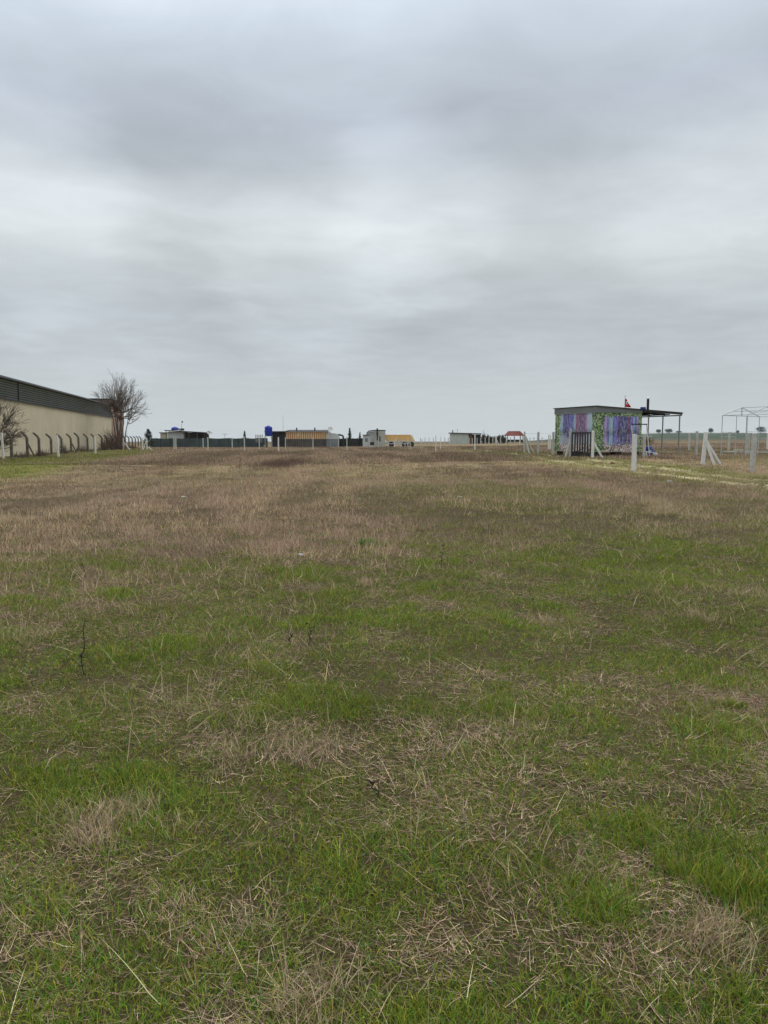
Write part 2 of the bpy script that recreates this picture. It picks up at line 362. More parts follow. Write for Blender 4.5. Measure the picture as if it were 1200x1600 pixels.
# ------------------------------------------------------------------ blades
def blades(name, x, y, h, wd, lean, bend, az, col, mat, seg=3, label=None, cat=None, kind='stuff', z=None, parent=None, dark=1.0):
    """ribbons: lean = initial tilt from vertical, bend = extra tilt by the tip (radians)"""
    n = len(x); z = terr(x, y)-.01 if z is None else z
    p = np.stack([x, y, z], 1); dirh = np.stack([np.cos(az), np.sin(az), np.zeros(n)], 1)
    tw = az+math.pi/2+rng.normal(0, .9, n); side = np.stack([np.cos(tw), np.sin(tw), np.zeros(n)], 1)
    V = []; C = []; ang = lean.copy(); L = h/seg
    for s in range(seg+1):
        f = s/seg; ww = wd*(1-f**1.6)*.5
        cc = col*(dark+(1-dark)*min(1, f*1.6+.25))      # painted shade towards blade bases; default dark leaves the colour even
        if s < seg:
            V += [p-side*ww[:, None], p+side*ww[:, None]]; C += [cc, cc]
            d = dirh*np.sin(ang)[:, None]; d[:, 2] = np.cos(ang); p = p+d*L[:, None]; ang = ang+bend/seg
        else: V.append(p); C.append(cc)
    if kind == 'flat': pass
    k = 2*seg+1; VV = np.stack(V, 1).reshape(-1, 3); CC = np.stack(C, 1).reshape(-1, 3)
    g = terr_floor(VV) if lean.mean() > .9 else None
    if g is not None: VV[:, 2] = np.maximum(VV[:, 2], g)
    b0 = np.arange(n)*k; Q = []
    for s in range(seg-1): Q.append(np.stack([b0+2*s, b0+2*s+1, b0+2*s+3, b0+2*s+2], 1))
    Q = np.stack(Q, 1).reshape(-1, 4); T = np.stack([b0+2*(seg-1), b0+2*(seg-1)+1, b0+2*seg], 1)
    o = fastmesh(name, VV, Q, mat, CC, T)
    if parent: o.parent = parent
    if kind or label: tag(o, label, cat, None, kind)
    return o
def terr_floor(VV): return terr(VV[:, 0], VV[:, 1])+.006
def scatter(y0, y1, dens, marg=2.5, k=.56):
    """random points in the wedge in front of the viewer; dens(y) per square metre"""
    ys = np.linspace(y0, y1, 400); wdt = 2*(k*ys+marg); pdf = dens(ys)*wdt; tot = np.trapezoid(pdf, ys) if hasattr(np, 'trapezoid') else np.trapz(pdf, ys)
    n = int(tot); cdf = np.cumsum(pdf); cdf /= cdf[-1]; y = np.interp(rng.random(n), cdf, ys)
    x = (rng.random(n)*2-1)*(k*y+marg); return x, y
def pick(P, n, wts=None, jit=.22):
    i = rng.choice(len(P), n, p=wts); return P[i]*(1+rng.normal(0, jit, (n, 1)))*(1+rng.normal(0, .06, (n, 3)))
def cut_out(x, y):
    """no blades on the ruts, inside buildings"""
    d = np.minimum(trk_d(x, y, TRK_A), trk_d(x, y, TRK_B)); rut = (d+(fbm(x*2.2, y*.9, 3)-.40)*1.5 < .18) & (y > 20) & (rng.random(len(x)) < .8)
    return ~rut & (x > fence_x(y)-1.5)
# green undergrowth, near
x, y = scatter(.9, 17, lambda Y: np.minimum(26000, 52000/Y)); g = green(x, y)
tuft = fbm(x*4.2+3, y*4.2+7, 3); keep = rng.random(len(x)) < np.clip(.20+g*1.05, 0, 1)*ss(14.5, 7.5, y)**.8*(.40+1.05*ss(.35, .65, tuft)); x, y, g, tuft = x[keep], y[keep], g[keep], tuft[keep]
n = len(x); big = .55*ss(.5, .75, fbm(x*1.9+30, y*1.9+2, 4))+.5*np.exp(-((x-1.3)/.6)**2-((y-2.3)/.6)**2)
col = pick(GR, n, [.38, .28, .22, .12], .28)*(.85+.5*fbm(x*.8, y*.8, 3)[:, None])
blades('green_grass', x, y, rng.uniform(.015, .058, n)*(1+big*1.3)*(.7+.6*tuft), rng.uniform(.0020, .0042, n)*(1+.06*y), rng.uniform(.05, 1.0, n), rng.uniform(.2, 1.5, n),
       rng.uniform(0, 6.283, n), col, m_blade, 3, 'short green grass covering the near part of the field', 'grass')
# thatch: dry fibres lying between the green blades
x, y = scatter(.9, 16, lambda Y: np.minimum(15000, 34000/Y)); g = green(x, y); lump = fbm(x*2.3+9, y*2.3+1, 3)
keep = rng.random(len(x)) < np.clip(.84-.55*g+1.2*(lump-.5), .12, 1)*ss(15.8, 9, y); x, y, g, lump = x[keep], y[keep], g[keep], lump[keep]; n = len(x)
flow = fbm(x*.7+4, y*.7+90, 2)*12
blades('dry_thatch', x, y, rng.gamma(2.6, .019, n)+.015, rng.uniform(.0012, .0028, n)*(1+.06*y), rng.uniform(.95, 1.5, n), rng.uniform(-.1, .8, n),
       flow+rng.normal(0, 1.0, n), pick(DR, n, [.28, .27, .08, .37], .30)*(.75+.5*lump[:, None]), m_straw, 3, 'matted dry thatch lying between the green blades', 'thatch')
# standing dry grass, near and clumped
x, y = scatter(1.0, 13, lambda Y: np.minimum(2600, 8000/Y)); g = green(x, y); c1 = fbm(x*1.6+70, y*1.6+20, 3); c2 = fbm(x*5+1, y*5+2, 2)
keep = rng.random(len(x)) < np.clip((1-g)*.5+ss(.54, .70, c1)*.8, 0, 1)*ss(13, 8, y)*(.2+1.2*ss(.4, .7, c2))*.5
x, y, c1 = x[keep], y[keep], c1[keep]; n = len(x)
blades('dry_grass', x, y, rng.gamma(4, .024, n)+.03, rng.uniform(.0013, .0028, n)*(1+.07*y), rng.uniform(.1, 1.0, n), rng.uniform(.1, 1.3, n),
       rng.uniform(0, 6.283, n), pick(DR, n, [.4, .2, .3, .1], .2), m_straw, 4, 'dry pale grass standing among the near green grass', 'dry grass')
# long bent straws
x, y = scatter(1.1, 12, lambda Y: np.full_like(Y, 17.0)); n = len(x)
blades('straw_stalks', x, y, rng.uniform(.10, .32, n), rng.uniform(.0018, .0032, n)*(1+.06*y), rng.uniform(.5, 1.35, n), rng.uniform(.1, 1.1, n),
       rng.uniform(0, 6.283, n), pick(DR[[0, 2]], n, None, .15)*1.12, m_straw, 6, 'long bleached straws lying bent over the near grass', 'straw')
# mid field
def mid(name, y0, y1, dens, marg, hs, wk, tall, lab):
    x, y = scatter(y0, y1, dens, marg); k = cut_out(x, y)&(rng.random(len(x)) < ss(6.0, 11.5, y)); x, y = x[k], y[k]; g = green(x, y)
    c1 = fbm(x*1.3+70, y*1.3+20, 4); c2 = fbm(x*.35+8, y*.35, 3); c3 = .5*fbm(x*.9+33, y*.10+12, 3)+.5*fbm(x*.8+3, y*.5+2, 3); c4 = fbm(x*3.1, y*3.1+5, 2)
    keep = rng.random(len(x)) < (.30+.9*ss(.35, .62, c1))*(.45+.8*ss(.35, .65, c4))*(1 if not tall else ss(.45, .6, c3)*(1-g))
    x, y, g, c1, c2, c3 = x[keep], y[keep], g[keep], c1[keep], c2[keep], c3[keep]; n = len(x); isg = rng.random(n) < np.clip(g*1.1-.08, 0, .92)
    if tall: isg[:] = False
    dry = pick(DR, n, [.40, .24, .20, .16], .22)*1.05
    pk = ss(.44, .62, c2)[:, None]; dry = dry*(1-.45*pk)+np.array([.310,.208,.165])*(.45*pk)*rng.uniform(.75, 1.25, (n, 1))
    dry = dry*(.70+.60*ss(.34, .66, c3))[:, None]; trod = ((np.exp(-((x+6.9)/.35)**2)+np.exp(-((x+8.7)/.35)**2))*ss(11, 15, y)*(.4+.9*c1))[:, None]*.5; dry = dry*(1-trod)+np.array([.50,.39,.27])*trod
    rs = (ss(2, 7, x)*ss(22, 14, y))[:, None]*.45; dry = dry*(1-rs)+np.array([.44,.36,.21])*rs
    cy_ = 33-.75*(x-3)                       # rust brown band of taller weeds in front of the track
    dkb = (ss(1, 3.5, x)*ss(12.5, 10, x)*np.exp(-((y-cy_)/3.4)**2))[:, None]*.65; dry = dry*(1-dkb)+np.array([.150,.095,.075])*dkb*rng.uniform(.6, 1.5, (n, 1))
    lb_ = np.exp(-((x-fence_x(y)-13)/2.2)**2)[:, None]*ss(20, 30, y)[:, None]*.5*ss(.4, .6, c1)[:, None]; dry = dry*(1-lb_)+np.array([.11,.075,.055])*lb_
    dpt = np.exp(-((x+5.8)/1.2)**2-((y-41)/4.0)**2)[:, None]*.85*ss(.25, .55, c1)[:, None]; dry = dry*(1-dpt)+np.array([.13,.085,.066])*dpt
    col = np.where(isg[:, None], pick(GR, n, [.30, .36, .14, .20])*.95, dry)
    if tall: h = rng.uniform(.08, .26, n)*(.6+.8*c1)*(1+.3*dkb[:, 0])
    else: h = np.where(isg, rng.uniform(.03, .09, n), rng.gamma(3, .024, n)+.03)*(.3+1.3*c1)*(1+.9*dpt[:, 0]+.9*dkb[:, 0])
    lean = rng.uniform(.0, .45, n) if tall else np.where(rng.random(n) < .35, rng.uniform(1.0, 1.45, n), rng.uniform(.1, 1.0, n))
    blades(name, x, y, h*hs, rng.uniform(.004, .009, n)*(y/14)**.8*wk, lean, rng.uniform(.1, 1.0, n), rng.uniform(0, 6.283, n), col, m_straw, 3, lab, 'grass')
mid('field_grass', 6, 47, lambda Y: 2700*(10/np.maximum(Y, 8))**1.40, 3, 1, 1, False, 'short matted winter grass over the middle of the field')
mid('field_stalks', 8, 60, lambda Y: 520*(10/np.maximum(Y, 8))**1.30, 4, 1, .8, True, 'thin dry stalks standing over the middle of the field')
# far field
x, y = scatter(42, 125, lambda Y: 210*(45/Y)**1.6, 6, .58); k = cut_out(x, y); x, y = x[k], y[k]; g = green(x, y); c1 = fbm(x*.5+70, y*.5+20, 4); n = len(x)
isg = rng.random(n) < g*.85; dry = pick(DR, n, [.38, .34, .08, .20], .22)*np.array([.84, .86, .93])
dpt = np.exp(-((x+5.9)/1.6)**2-((y-45)/4)**2)[:, None]*.8; dry = dry*(1-dpt)+np.array([.13,.085,.066])*dpt
dry = dry*(.72+.62*ss(.3, .7, fbm(x*.45+33, y*.07+12, 3)))[:, None]; col = np.where(isg[:, None], pick(GR, n, [.3, .4, .15, .15]), dry)
blades('distant_grass', x, y, np.where(isg, rng.uniform(.06, .12, n), rng.gamma(3, .034, n)+.04)*(.4+1.1*c1), rng.uniform(.014, .028, n)*(y/50)**.7, rng.uniform(.05, .7, n), rng.uniform(.1, .8, n),
       rng.uniform(0, 6.283, n), col, m_straw, 2, 'brown grass over the far part of the field', 'grass')
# chalk chips along the two ruts
pts = []
for T in (TRK_A, TRK_B):
    for i in range(650):
        yy = 20+68*rng.random()**1.3; xx = np.interp(yy, [p[1] for p in T], [p[0] for p in T])+rng.normal(0, .24)
        if fbm(np.array([xx*2.2]), np.array([yy*.9]), 3)[0] < .50: pts.append((xx, yy))
pts = np.array(pts); zz = terr(pts[:, 0], pts[:, 1]); mb = MB()
for (a_, b_), c_ in zip(pts, zz):
    r_ = rng.uniform(.015, .045)*(1+b_/70); q = rng.normal(0, .3, (8, 3))*r_; base = [(-1,-1,-.3),(1,-1,-.3),(1,1,-.3),(-1,1,-.3),(-.6,-.6,.5),(.6,-.6,.5),(.6,.6,.5),(-.6,.6,.5)]
    vs = [(a_+p[0]*r_+e[0], b_+p[1]*r_+e[1], c_+p[2]*r_+.01+e[2]*.3) for p, e in zip(base, q)]; mb.hexa(vs[:4], vs[4:])
tag(mb.build('gravel', m_stone), 'pale chalk chips scattered along the two ruts of the track', 'gravel', kind='stuff')

# ------------------------------------------------------------------ single tufts and weeds
def tuft(px, py, rad, n, hgt, label, lean=1.0, dcol=None, cat='grass tuft', wd=.0021, name='grass_tuft', group=None):
    n = int(n*1.5); hgt *= .75; Yd = ground_y(py); x0 = xat_p(px, py, Yd); nc = 14; cxy = rng.normal(0, rad*.42, (nc, 2)); ci = rng.integers(0, nc, n); ca_ = rng.uniform(0, 6.283, nc)
    x = x0+cxy[ci, 0]+rng.normal(0, rad*.16, n); y = Yd+cxy[ci, 1]*.8+rng.normal(0, rad*.16, n); a_ = ca_[ci]+rng.normal(0, 1.3, n); col = pick(DR if dcol is None else dcol, n, [.4, .2, .35, .05] if dcol is None else None, .18)
    o = blades(name, x, y, rng.uniform(.25, 1, n)*hgt*rng.uniform(.6, 1, nc)[ci], np.full(n, wd)*rng.uniform(.6, 1.2, n)*(1+.05*Yd), rng.uniform(.1, 1.0, n)*lean, rng.uniform(.1, 1.6, n)*lean,
               a_, col*1.05, m_straw, 5, label, cat, None)
    if group: o['group'] = group
    return o
def ground_y(py):
    d = ray(600, py); Yd = 8.0
    for i in range(12): Yd = (EYE-tz(0, Yd))*d[1]/-d[2]
    return Yd
def xat_p(px, py, Y): return at(px, py, Y)[0]
TG = 'dry grass tufts standing out of the turf'
tuft(165, 1290, .34, 900, .20, 'broad greyish brown mat of dead grass at the left, nearest of the wide tufts', .9, group=TG)
tuft(490, 1585, .16, 260, .26, 'splayed pale straw tuft at the bottom edge, left of centre', .8, group=TG)
tuft(1115, 1480, .22, 330, .26, 'bleached drooping tuft in tall green grass at the bottom right corner', .8, group=TG)
tuft(580, 912, .22, 420, .20, 'round brown tuft on its own where green turf meets brown field', .6, group=TG)
tuft(850, 975, .45, 330, .28, 'wispy pale tuft in the bright green turf right of centre', 1.1, group=TG)
tuft(1090, 965, .28, 150, .30, 'thin upright straw tuft in the green turf at the right', .7, group=TG)
tuft(440, 1180, .25, 260, .24, 'upright straw tuft left of centre above the lying stalks', .7, group=TG)
tuft(690, 1150, .40, 520, .15, 'flattened mousy tuft in the middle of the near turf', 1.2, group=TG)
tuft(300, 1440, .35, 520, .16, 'tangled tan tuft at the lower left beyond the bottom straw tuft', 1.1, group=TG)
tuft(20, 990, .45, 520, .22, 'pale matted tuft at the left edge where green turf begins', 1.0, group=TG)
tuft(1180, 930, .40, 420, .20, 'brown tuft at the right edge where green turf begins', .7, group=TG)
tuft(1150, 1395, .22, 600, .20, 'lush tall green tuft at the right edge near the bottom', .5, GR*1.1, wd=.005)
tuft(380, 1040, .32, 700, .09, 'bright green low patch of fine grass left of centre', .8, GR*1.05, wd=.004)
tuft(1150, 1060, .5, 1500, .11, 'thick bright green patch beside bare straw at the right edge', .8, GR*1.05, wd=.004)

def weed(px, py, h, label, leafy=6):
    Yd = ground_y(py); x = xat_p(px, py, Yd); r = ((x, Yd, tz(x, Yd)), rng.uniform(0, 6))
    mb = MB(); p = V3((0,0,0)); pts = [p]
    for i in range(6): p = p+V3((rng.normal(0, .012), rng.normal(0, .012), h/6)); pts.append(p)
    mb.path(pts, .004, .002, 5)
    for i in range(leafy*4):
        q = pts[rng.integers(1, 7)]; d = V3((rng.normal(), rng.normal(), rng.uniform(0, 1.4))); d /= np.linalg.norm(d); e = q+d*rng.uniform(.012, .035)
        mb.beam(q, e, .003); mb.add([e+V3((-.006,0,0)), e+V3((0,.004,.003)), e+V3((.006,0,0)), e+V3((0,-.004,-.003))], [(0,1,2,3)])
    w_ = mb.build('weed', m_barkweed); w_.location = r[0]; w_.rotation_euler = (0,0,r[1]); tag(w_, label, 'weed', 'dead dark weeds in the turf')
m_barkweed = M('dead_weed', (.030,.024,.018), .95, .3, 20)
weed(131, 1048, .36, 'tall dark dead weed stalk at the left', 8)
weed(482, 1010, .17, 'short dark weed with green side shoots left of centre', 5)
weed(455, 1003, .10, 'tiny dark weed beside the short shooting weed', 3)
weed(690, 890, .28, 'thin dark weed at the edge of the brown grass in the centre', 5)
weed(590, 1248, .09, 'thin dark stem low in the near turf at the centre', 3)
x = rng.normal(-5.7, .70, 1500); y = rng.normal(41.5, 2.4, 1500)
tag(blades('weed_patch', x, y, rng.uniform(.15, .42, 1500), rng.uniform(.012, .026, 1500), rng.uniform(0, .4, 1500), rng.uniform(0, .6, 1500), rng.uniform(0, 6.28, 1500), np.array([.110,.070,.056])*rng.uniform(.6, 1.6, (1500, 1)), m_straw, 3, None, None, None),
    'dark brown patch of dead weeds in the far field before the black shed', 'weed patch')
def leafy(px, py, r_, n, label):
    Yd = ground_y(py); x = xat_p(px, py, Yd); mb = MB()
    for i in range(n):
        a = rng.uniform(0, 6.28); L = r_*rng.uniform(.5, 1); up = rng.uniform(.2, .9); d = V3((math.cos(a)*(1-up*.5), math.sin(a)*(1-up*.5), up)); s = V3((-math.sin(a), math.cos(a), 0))*L*.22
        p1 = d*L*.5; p2 = d*L+V3((0,0,-L*.15)); mb.add([(0,0,0), p1-s, p2, p1+s], [(0,1,2,3)])
    o = mb.build('leafy_plant', m_leafG); o.location = (x, Yd, tz(x, Yd)); tag(o, label, 'plant')
tuft(572, 853, .20, 500, .26, 'bright green leafy weed alone in the brown grass at the centre', 1.0, np.array([[.085,.18,.035],[.12,.20,.035]]), cat='plant', wd=.012, name='leafy_plant')
tuft(218, 1026, .07, 160, .09, 'small dark green rosette in the turf near the tall weed stalk', 1.1, GR*.6, cat='plant', wd=.007, name='leafy_plant')
tuft(1144, 1095, .10, 500, .12, 'small round green tuft on bare straw at the right edge', .8, GR*1.0, wd=.003)
def scrap(px, py, a, b, h, label, name='scrap', cat='litter', mat=None):
    Yd = ground_y(py); x = xat_p(px, py, Yd); mb = MB(); vs = []
    n = 9
    for k_, zz_ in ((1, 0), (.85, h)):
        for i in range(n): t_ = 6.283*i/n; q = rng.uniform(.75, 1.1)*k_; vs.append((math.cos(t_)*a*q, math.sin(t_)*b*q, zz_+rng.uniform(0, h*.4)))
    mb.add(vs, [(i, (i+1) % n, n+(i+1) % n, n+i) for i in range(n)]+[tuple(range(n))[::-1], tuple(range(n, 2*n))])
    o = mb.build(name, mat or m_litter); o.location = (x, Yd, tz(x, Yd)+.035); o.rotation_euler = (.15, .1, .3); tag(o, label, cat)
scrap(470, 871, .05, .025, .015, 'white scrap lying in the brown grass left of the leafy weed')
scrap(718, 777, .07, .03, .02, 'small white scrap lying in the olive grass right of centre')
scrap(287, 780, .07, .03, .02, 'pale scrap lying in the brown grass at the left middle')
scrap(1046, 753, .10, .06, .05, 'white lump lying before the chalk ruts of the track')
scrap(957, 731, .14, .10, .08, 'reddish brown lump left of the lone front post', mat=m_rust)

# ------------------------------------------------------------------ warehouse
def rotdir(a): return V3((math.cos(a), math.sin(a), 0))
def wallx(Y): return -31.5-.194*(Y-56)
aw = math.atan(.194)
W = empty('warehouse', (wallx(120), 120, 0), aw, 'long low warehouse with plastered wall and grey ribbed cladding at the left', 'warehouse')
Lw = 96.0
mb = MB(); mb.box(-20, 0, -Lw, 0, -.3, 5.13); mb.build('wall', m_plaster, W)
cl_ = MB()
for i in range(3):   # ribbed cladding in panels, ribs horizontal, along the x=0 face
    y0, y1 = [(-Lw, -72.1), (-72, -51.42), (-51.30, 0)][i]
    for j in range(8):
        z0 = 5.17+j*.209
        cl_.hexa([(-.02,y0,z0),(.05,y0,z0+.02),(.05,y1,z0+.02),(-.02,y1,z0)], [(-.02,y0,z0+.150),(.115,y0,z0+.120),(.115,y1,z0+.120),(-.02,y1,z0+.150)])
cl_.build('cladding', m_clad, W); MB().box(-19.98, -.03, -Lw+.02, -.02, 5.13, 6.86).build('shadow_gap_backing', m_dark, W)  # dark sheet behind the ribs stands in for shadow in the gaps
mb = MB(); 
for y_ in (-72, -51.3): MB().box(.0, .16, y_-.11, y_-.01, 5.168, 6.84).build('cladding_joint', m_black, W)
MB().box(-.1, .16, -Lw-.02, .02, 5.05, 5.165).build('flashing', m_black, W)
mb = MB(); mb.add([(.35,-Lw-.3,6.90),(.35,.3,6.90),(-10,.3,7.16),(-10,-Lw-.3,7.16),(.35,-Lw-.3,7.04),(.35,.3,7.04),(-10,.3,7.30),(-10,-Lw-.3,7.30)], [(0,1,2,3),(7,6,5,4),(4,5,1,0),(5,6,2,1),(7,4,0,3)])
mb.add([(-20.35,-Lw-.3,6.90),(-20.35,.3,6.90),(-10,.3,7.16),(-10,-Lw-.3,7.16),(-20.35,-Lw-.3,7.04),(-20.35,.3,7.04),(-10,.3,7.30),(-10,-Lw-.3,7.30)], [(3,2,1,0),(4,5,6,7),(0,1,5,4),(1,2,6,5),(3,0,4,7)])
mb.build('roof', m_black, W)
mb = MB().tube((.42,-Lw,6.86), (.42,.2,6.86), .09, n=8); mb.build('gutter', m_black, W)
B = empty('rear_building', (wallx(124), 124, 0), aw, 'tan brown building with dark roof edge rising behind the warehouse end', 'building')
MB().box(-16, -.8, 0, 14, -.3, 8.05).build('wall', m_tan, B)
MB().box(-16.3, -.5, -.3, 14.3, 8.05, 8.28).build('roof', m_black, B)

# ------------------------------------------------------------------ posts
def post_mesh(h, w0=.13, w1=.115, bend=False):
    mb = MB()
    if not bend:
        b_ = [(-w0/2,-w0/2,-.2),(w0/2,-w0/2,-.2),(w0/2,w0/2,-.2),(-w0/2,w0/2,-.2)]; t_ = [(-w1/2,-w1/2,h-.02),(w1/2,-w1/2,h-.02),(w1/2,w1/2,h-.02),(-w1/2,w1/2,h-.02)]
        mb.hexa(b_, t_); c = w1*.36; mb.hexa([(a*1.0, q*1.0, h-.0195) for a, q, _ in t_], [(-c,-c,h),(c,-c,h),(c,c,h),(-c,c,h)])
    return mb
def post(px, D, h, label, group, mat=None, lean=(0, 0), w=.13, struts=(), name='fence_post', base_y=None):
    x = xat(px, D); z = tz(x, D)
    if base_y is not None:                        # ground line seen in the photograph, used for the post length
        zt = at(px, base_y, D)[2]; z = z if abs(zt-z) > .25 else z
    if struts:
        r = empty(name, (x, D, z), 0, label, 'post', group)
        p = post_mesh(h, w, w*.9).build('post', mat or m_conc, r); p.rotation_euler = (lean[1], lean[0], 0)
        for (dx, dy, top) in struts:
            MB().beam((dx, dy, -.1), (dx*.06, dy*.06, top), w*.75, w*.75).build('brace', mat or m_conc, r)
        return r
    p = post_mesh(h, w, w*.9).build(name, mat or m_conc); p.location = (x, D, z); p.rotation_euler = (lean[1], lean[0], rng.uniform(-.1, .1))
    return tag(p, label, 'post', group)
# angled posts along the warehouse
GA = 'bent topped fence posts along the warehouse'
ordn = ['nearest', 'second', 'third', 'fourth', 'fifth', 'sixth', 'seventh', 'eighth', 'ninth', 'tenth']
Ys = [56.3, 61, 65, 69.7, 74.3, 79, 83.3, 89, 94, 100]; Yb = [105, 110, 115, 120, 125, 130, 135, 140, 145, 150]
def bent(Yp, label, strut=False, mat=None, share=None):
    x = fence_x(Yp); r = empty('bent_fence_post', (x, Yp, tz(x, Yp)), 0, label, 'post', GA); mm = mat or m_dconc
    k = rng.uniform(.95, 1.05); hw = .085
    v = [(-hw,-hw,-.2),(hw,-hw,-.2),(hw,hw,-.2),(-hw,hw,-.2),(-hw,-hw,1.55*k),(hw,-hw,1.55*k),(hw,hw,1.55*k),(-hw,hw,1.55*k),
         (-.13-hw,-hw,1.74*k),(-.13+hw,-hw,1.80*k),(-.13+hw,hw,1.80*k),(-.13-hw,hw,1.74*k),(-.46-hw*.8,-hw*.8,2.02*k),(-.46+hw*.8,-hw*.8,2.10*k),(-.46+hw*.8,hw*.8,2.10*k),(-.46-hw*.8,hw*.8,2.02*k)]
    f = [(3,2,1,0)]
    for a in (0, 4, 8): f += [(a,a+1,a+5,a+4),(a+1,a+2,a+6,a+5),(a+2,a+3,a+7,a+6),(a+3,a,a+4,a+7)]
    f.append((12,13,14,15)); MB().add(v, f).build('post', mm, r)
    if strut: MB().beam((.42, .5, -.1), (.02, .03, 1.15), .10).build('brace', mm, r)
for i, Yp in enumerate(Ys): bent(Yp, 'dark bent topped concrete post along the warehouse, %s from the left edge' % ordn[i], i in (1, 5))
for i, Yp in enumerate(Yb): bent(Yp, ('bent topped post hidden in the brown thicket, number %s past the thicket edge' % ordn[i+1] if i < 3 else 'far bent topped post seen right of the big tree trunk, %s of seven' % ordn[i-3]).replace('nearest of', 'nearest of'), False)
def strands(name, pts, zs, r_, label, cat='fence wire', mat=None, posts_every=None, diag=None):
    mb = MB()
    for zz_ in zs: 
        for p, q in zip(pts[:-1], pts[1:]): 
            m_ = (V3(p)+V3(q))/2-V3((0,0,.02)); a_ = V3(p)+V3((0,0,zz_)); b_ = V3(q)+V3((0,0,zz_))
            mb.tube(a_, m_+V3((0,0,zz_)), r_, n=3, cap=False); mb.tube(m_+V3((0,0,zz_)), b_, r_, n=3, cap=False)
    if diag:
        for p, q in zip(pts[:-1], pts[1:]):
            p = V3(p); q = V3(q); L = np.linalg.norm(q-p); n = int(L/diag[0]); H = diag[1]
            for i in range(n):
                for s in (1, -1):
                    a = p+(q-p)*i/n+V3((0,0,.05 if s > 0 else H)); b_ = p+(q-p)*min(1, i/n+H/L)+V3((0,0,H if s > 0 else .05)); mb.tube(a, b_, diag[2], n=3, cap=False)
    return tag(mb.build(name, mat or m_wire), label, cat)
fp = [(fence_x(Yp), Yp, tz(fence_x(Yp), Yp)) for Yp in [51.5]+Ys+Yb]
strands('barbed_wire', [(a-.30, b, c) for a, b, c in fp], [1.93], .007, 'upper barbed wire strung along the bent post arms by the warehouse')
strands('wire_mesh', [(a+.1, b, c) for a, b, c in fp], [.1, .55, 1.0, 1.5, 1.7], .006, 'thin wire mesh on the bent posts along the warehouse', 'fence wire', None, None, None)

GP = 'pale concrete fence posts in front of the far huts'; GL = 'white posts beside the warehouse fence'; GR_ = 'concrete posts around the painted cabin and metal frame'
post(90.5, 62, 1.85, 'slim white post between the fourth and fifth bent posts', GL, m_white, (-.04, 0), .14)
post(148.5, 75, 1.75, 'slim white post left of the brown thicket below the bare tree', GL, m_white, (0, 0), .14)
post(4, 55, 1.95, 'white mesh wrapped post at the left edge before the nearest bent post', GL, m_white, (-.02, 0), .13)
post(192.5, 100, 1.5, 'white braced post right of the big bare tree trunk', GL, m_white, (0, 0), .14, ((1.0, -.2, 1.0),))
post(222.5, 98, 1.6, 'white post left of the braced one below the large conifer', GL, m_white, (0, 0), .13)
post(229.3, 98, 1.6, 'white braced post just below the large dark conifer', GL, m_white, (0, 0), .13, ((-.55, 0, 1.3), (.9, 0, .45)))
F_ = [(271.8,100,1.62,'left one of a close pair of posts in front of the left hut'),(274.6,98,1.60,'right one of a close pair of posts in front of the left hut'),
 (317.3,115,1.60,'small post before the dark right end of the left hut'),(324.8,88,1.66,'tall pale post right of the left hut beside the small dish'),
 (362.7,110,1.60,'pale post before the dark netting, left of the small conifer'),(381.8,87,1.72,'pale post right in front of the small conifer'),
 (405,97,1.62,'pale post in front of the lattice stack left of the blue tank'),(435,83,1.66,'white post in front of the black open shed'),
 (446,96,1.62,'pale post at the left end of the orange striped wall'),(489,92,1.64,'pale post halfway along the orange striped wall'),
 (529,113,1.58,'thin post at the pale roof right of the orange striped wall'),(542,90,1.64,'pale post just left of the slim dark conifer'),
 (567.3,118,1.5,'post at the left end of the pale cabin'),(575.3,118,1.5,'post before the low annex of the pale cabin'),(586,112,1.5,'post before the pale cabin left of its window'),
 (591.5,112,1.5,'post before the pale cabin below its black pipe'),
 (607.3,116,1.4,'leftmost post in front of the yellow trailer'),(616,114,1.4,'white tilted post before the yellow trailer'),(620.6,116,1.35,'post right of the tilted one before the yellow trailer'),
 (626.3,116,1.35,'fourth post from the left before the yellow trailer'),(633,116,1.35,'fifth post from the left before the yellow trailer'),(641,90,1.65,'tall dark post before the right end of the yellow trailer')]
for px, D, h, lb in F_: post(px, D, h, lb, GP, m_white if 'white' in lb else m_conc, ((.12, 0) if 'tilted' in lb else (0, 0)))
post(656, 105, 1.3, 'leaning stump of a post right of the yellow trailer', GP, m_conc, (.28, 0), .12)
post(681, 71, 1.60, 'thin bright white post alone in the gap left of the pale hut', GP, m_white, (0, 0), .085)
post(688.6, 92, 1.62, 'thin white post just right of the lone bright one', GP, m_white, (0, 0), .09)
post(742, 77, 1.64, 'pale post in front of the open side of the pale hut', GP, m_white, (0, 0), .13)
O6 = ['first', 'second', 'third', 'fourth', 'fifth', 'sixth', 'seventh', 'eighth']
GF = 'small far fence posts between trailer and gazebo'
for px in (657, 664, 670.5, 677, 695, 700.5): post(px, 148, 1.35, 'tiny far post in the gap between yellow trailer and pale hut, %s from the left' % O6[(657, 664, 670.5, 677, 695, 700.5).index(px)], GF, m_conc, w=.14)
for px in (706, 712, 718, 724, 733, 738, 745.5, 751): post(px, 140, 1.25, 'tiny far post in the row before the pale hut, %s from the left' % O6[(706, 712, 718, 724, 733, 738, 745.5, 751).index(px)], GF, m_conc, w=.14)
for px in (758, 764, 770, 774, 782): post(px, 140, 1.35, 'small pale post in front of the dark hedge, %s from the left' % O6[(758, 764, 770, 774, 782).index(px)], GF, m_conc, w=.16)
post(775.5, 138, 1.35, 'braced small white post before the hedge left of the gazebo', GF, m_white, (0, 0), .17, ((.5, 0, .9),))
for px in (791, 797.5, 804): post(px, 140, 1.25, 'small pale post under the red gazebo roof, %s from the left' % O6[(791, 797.5, 804).index(px)], GF, m_conc, w=.16)
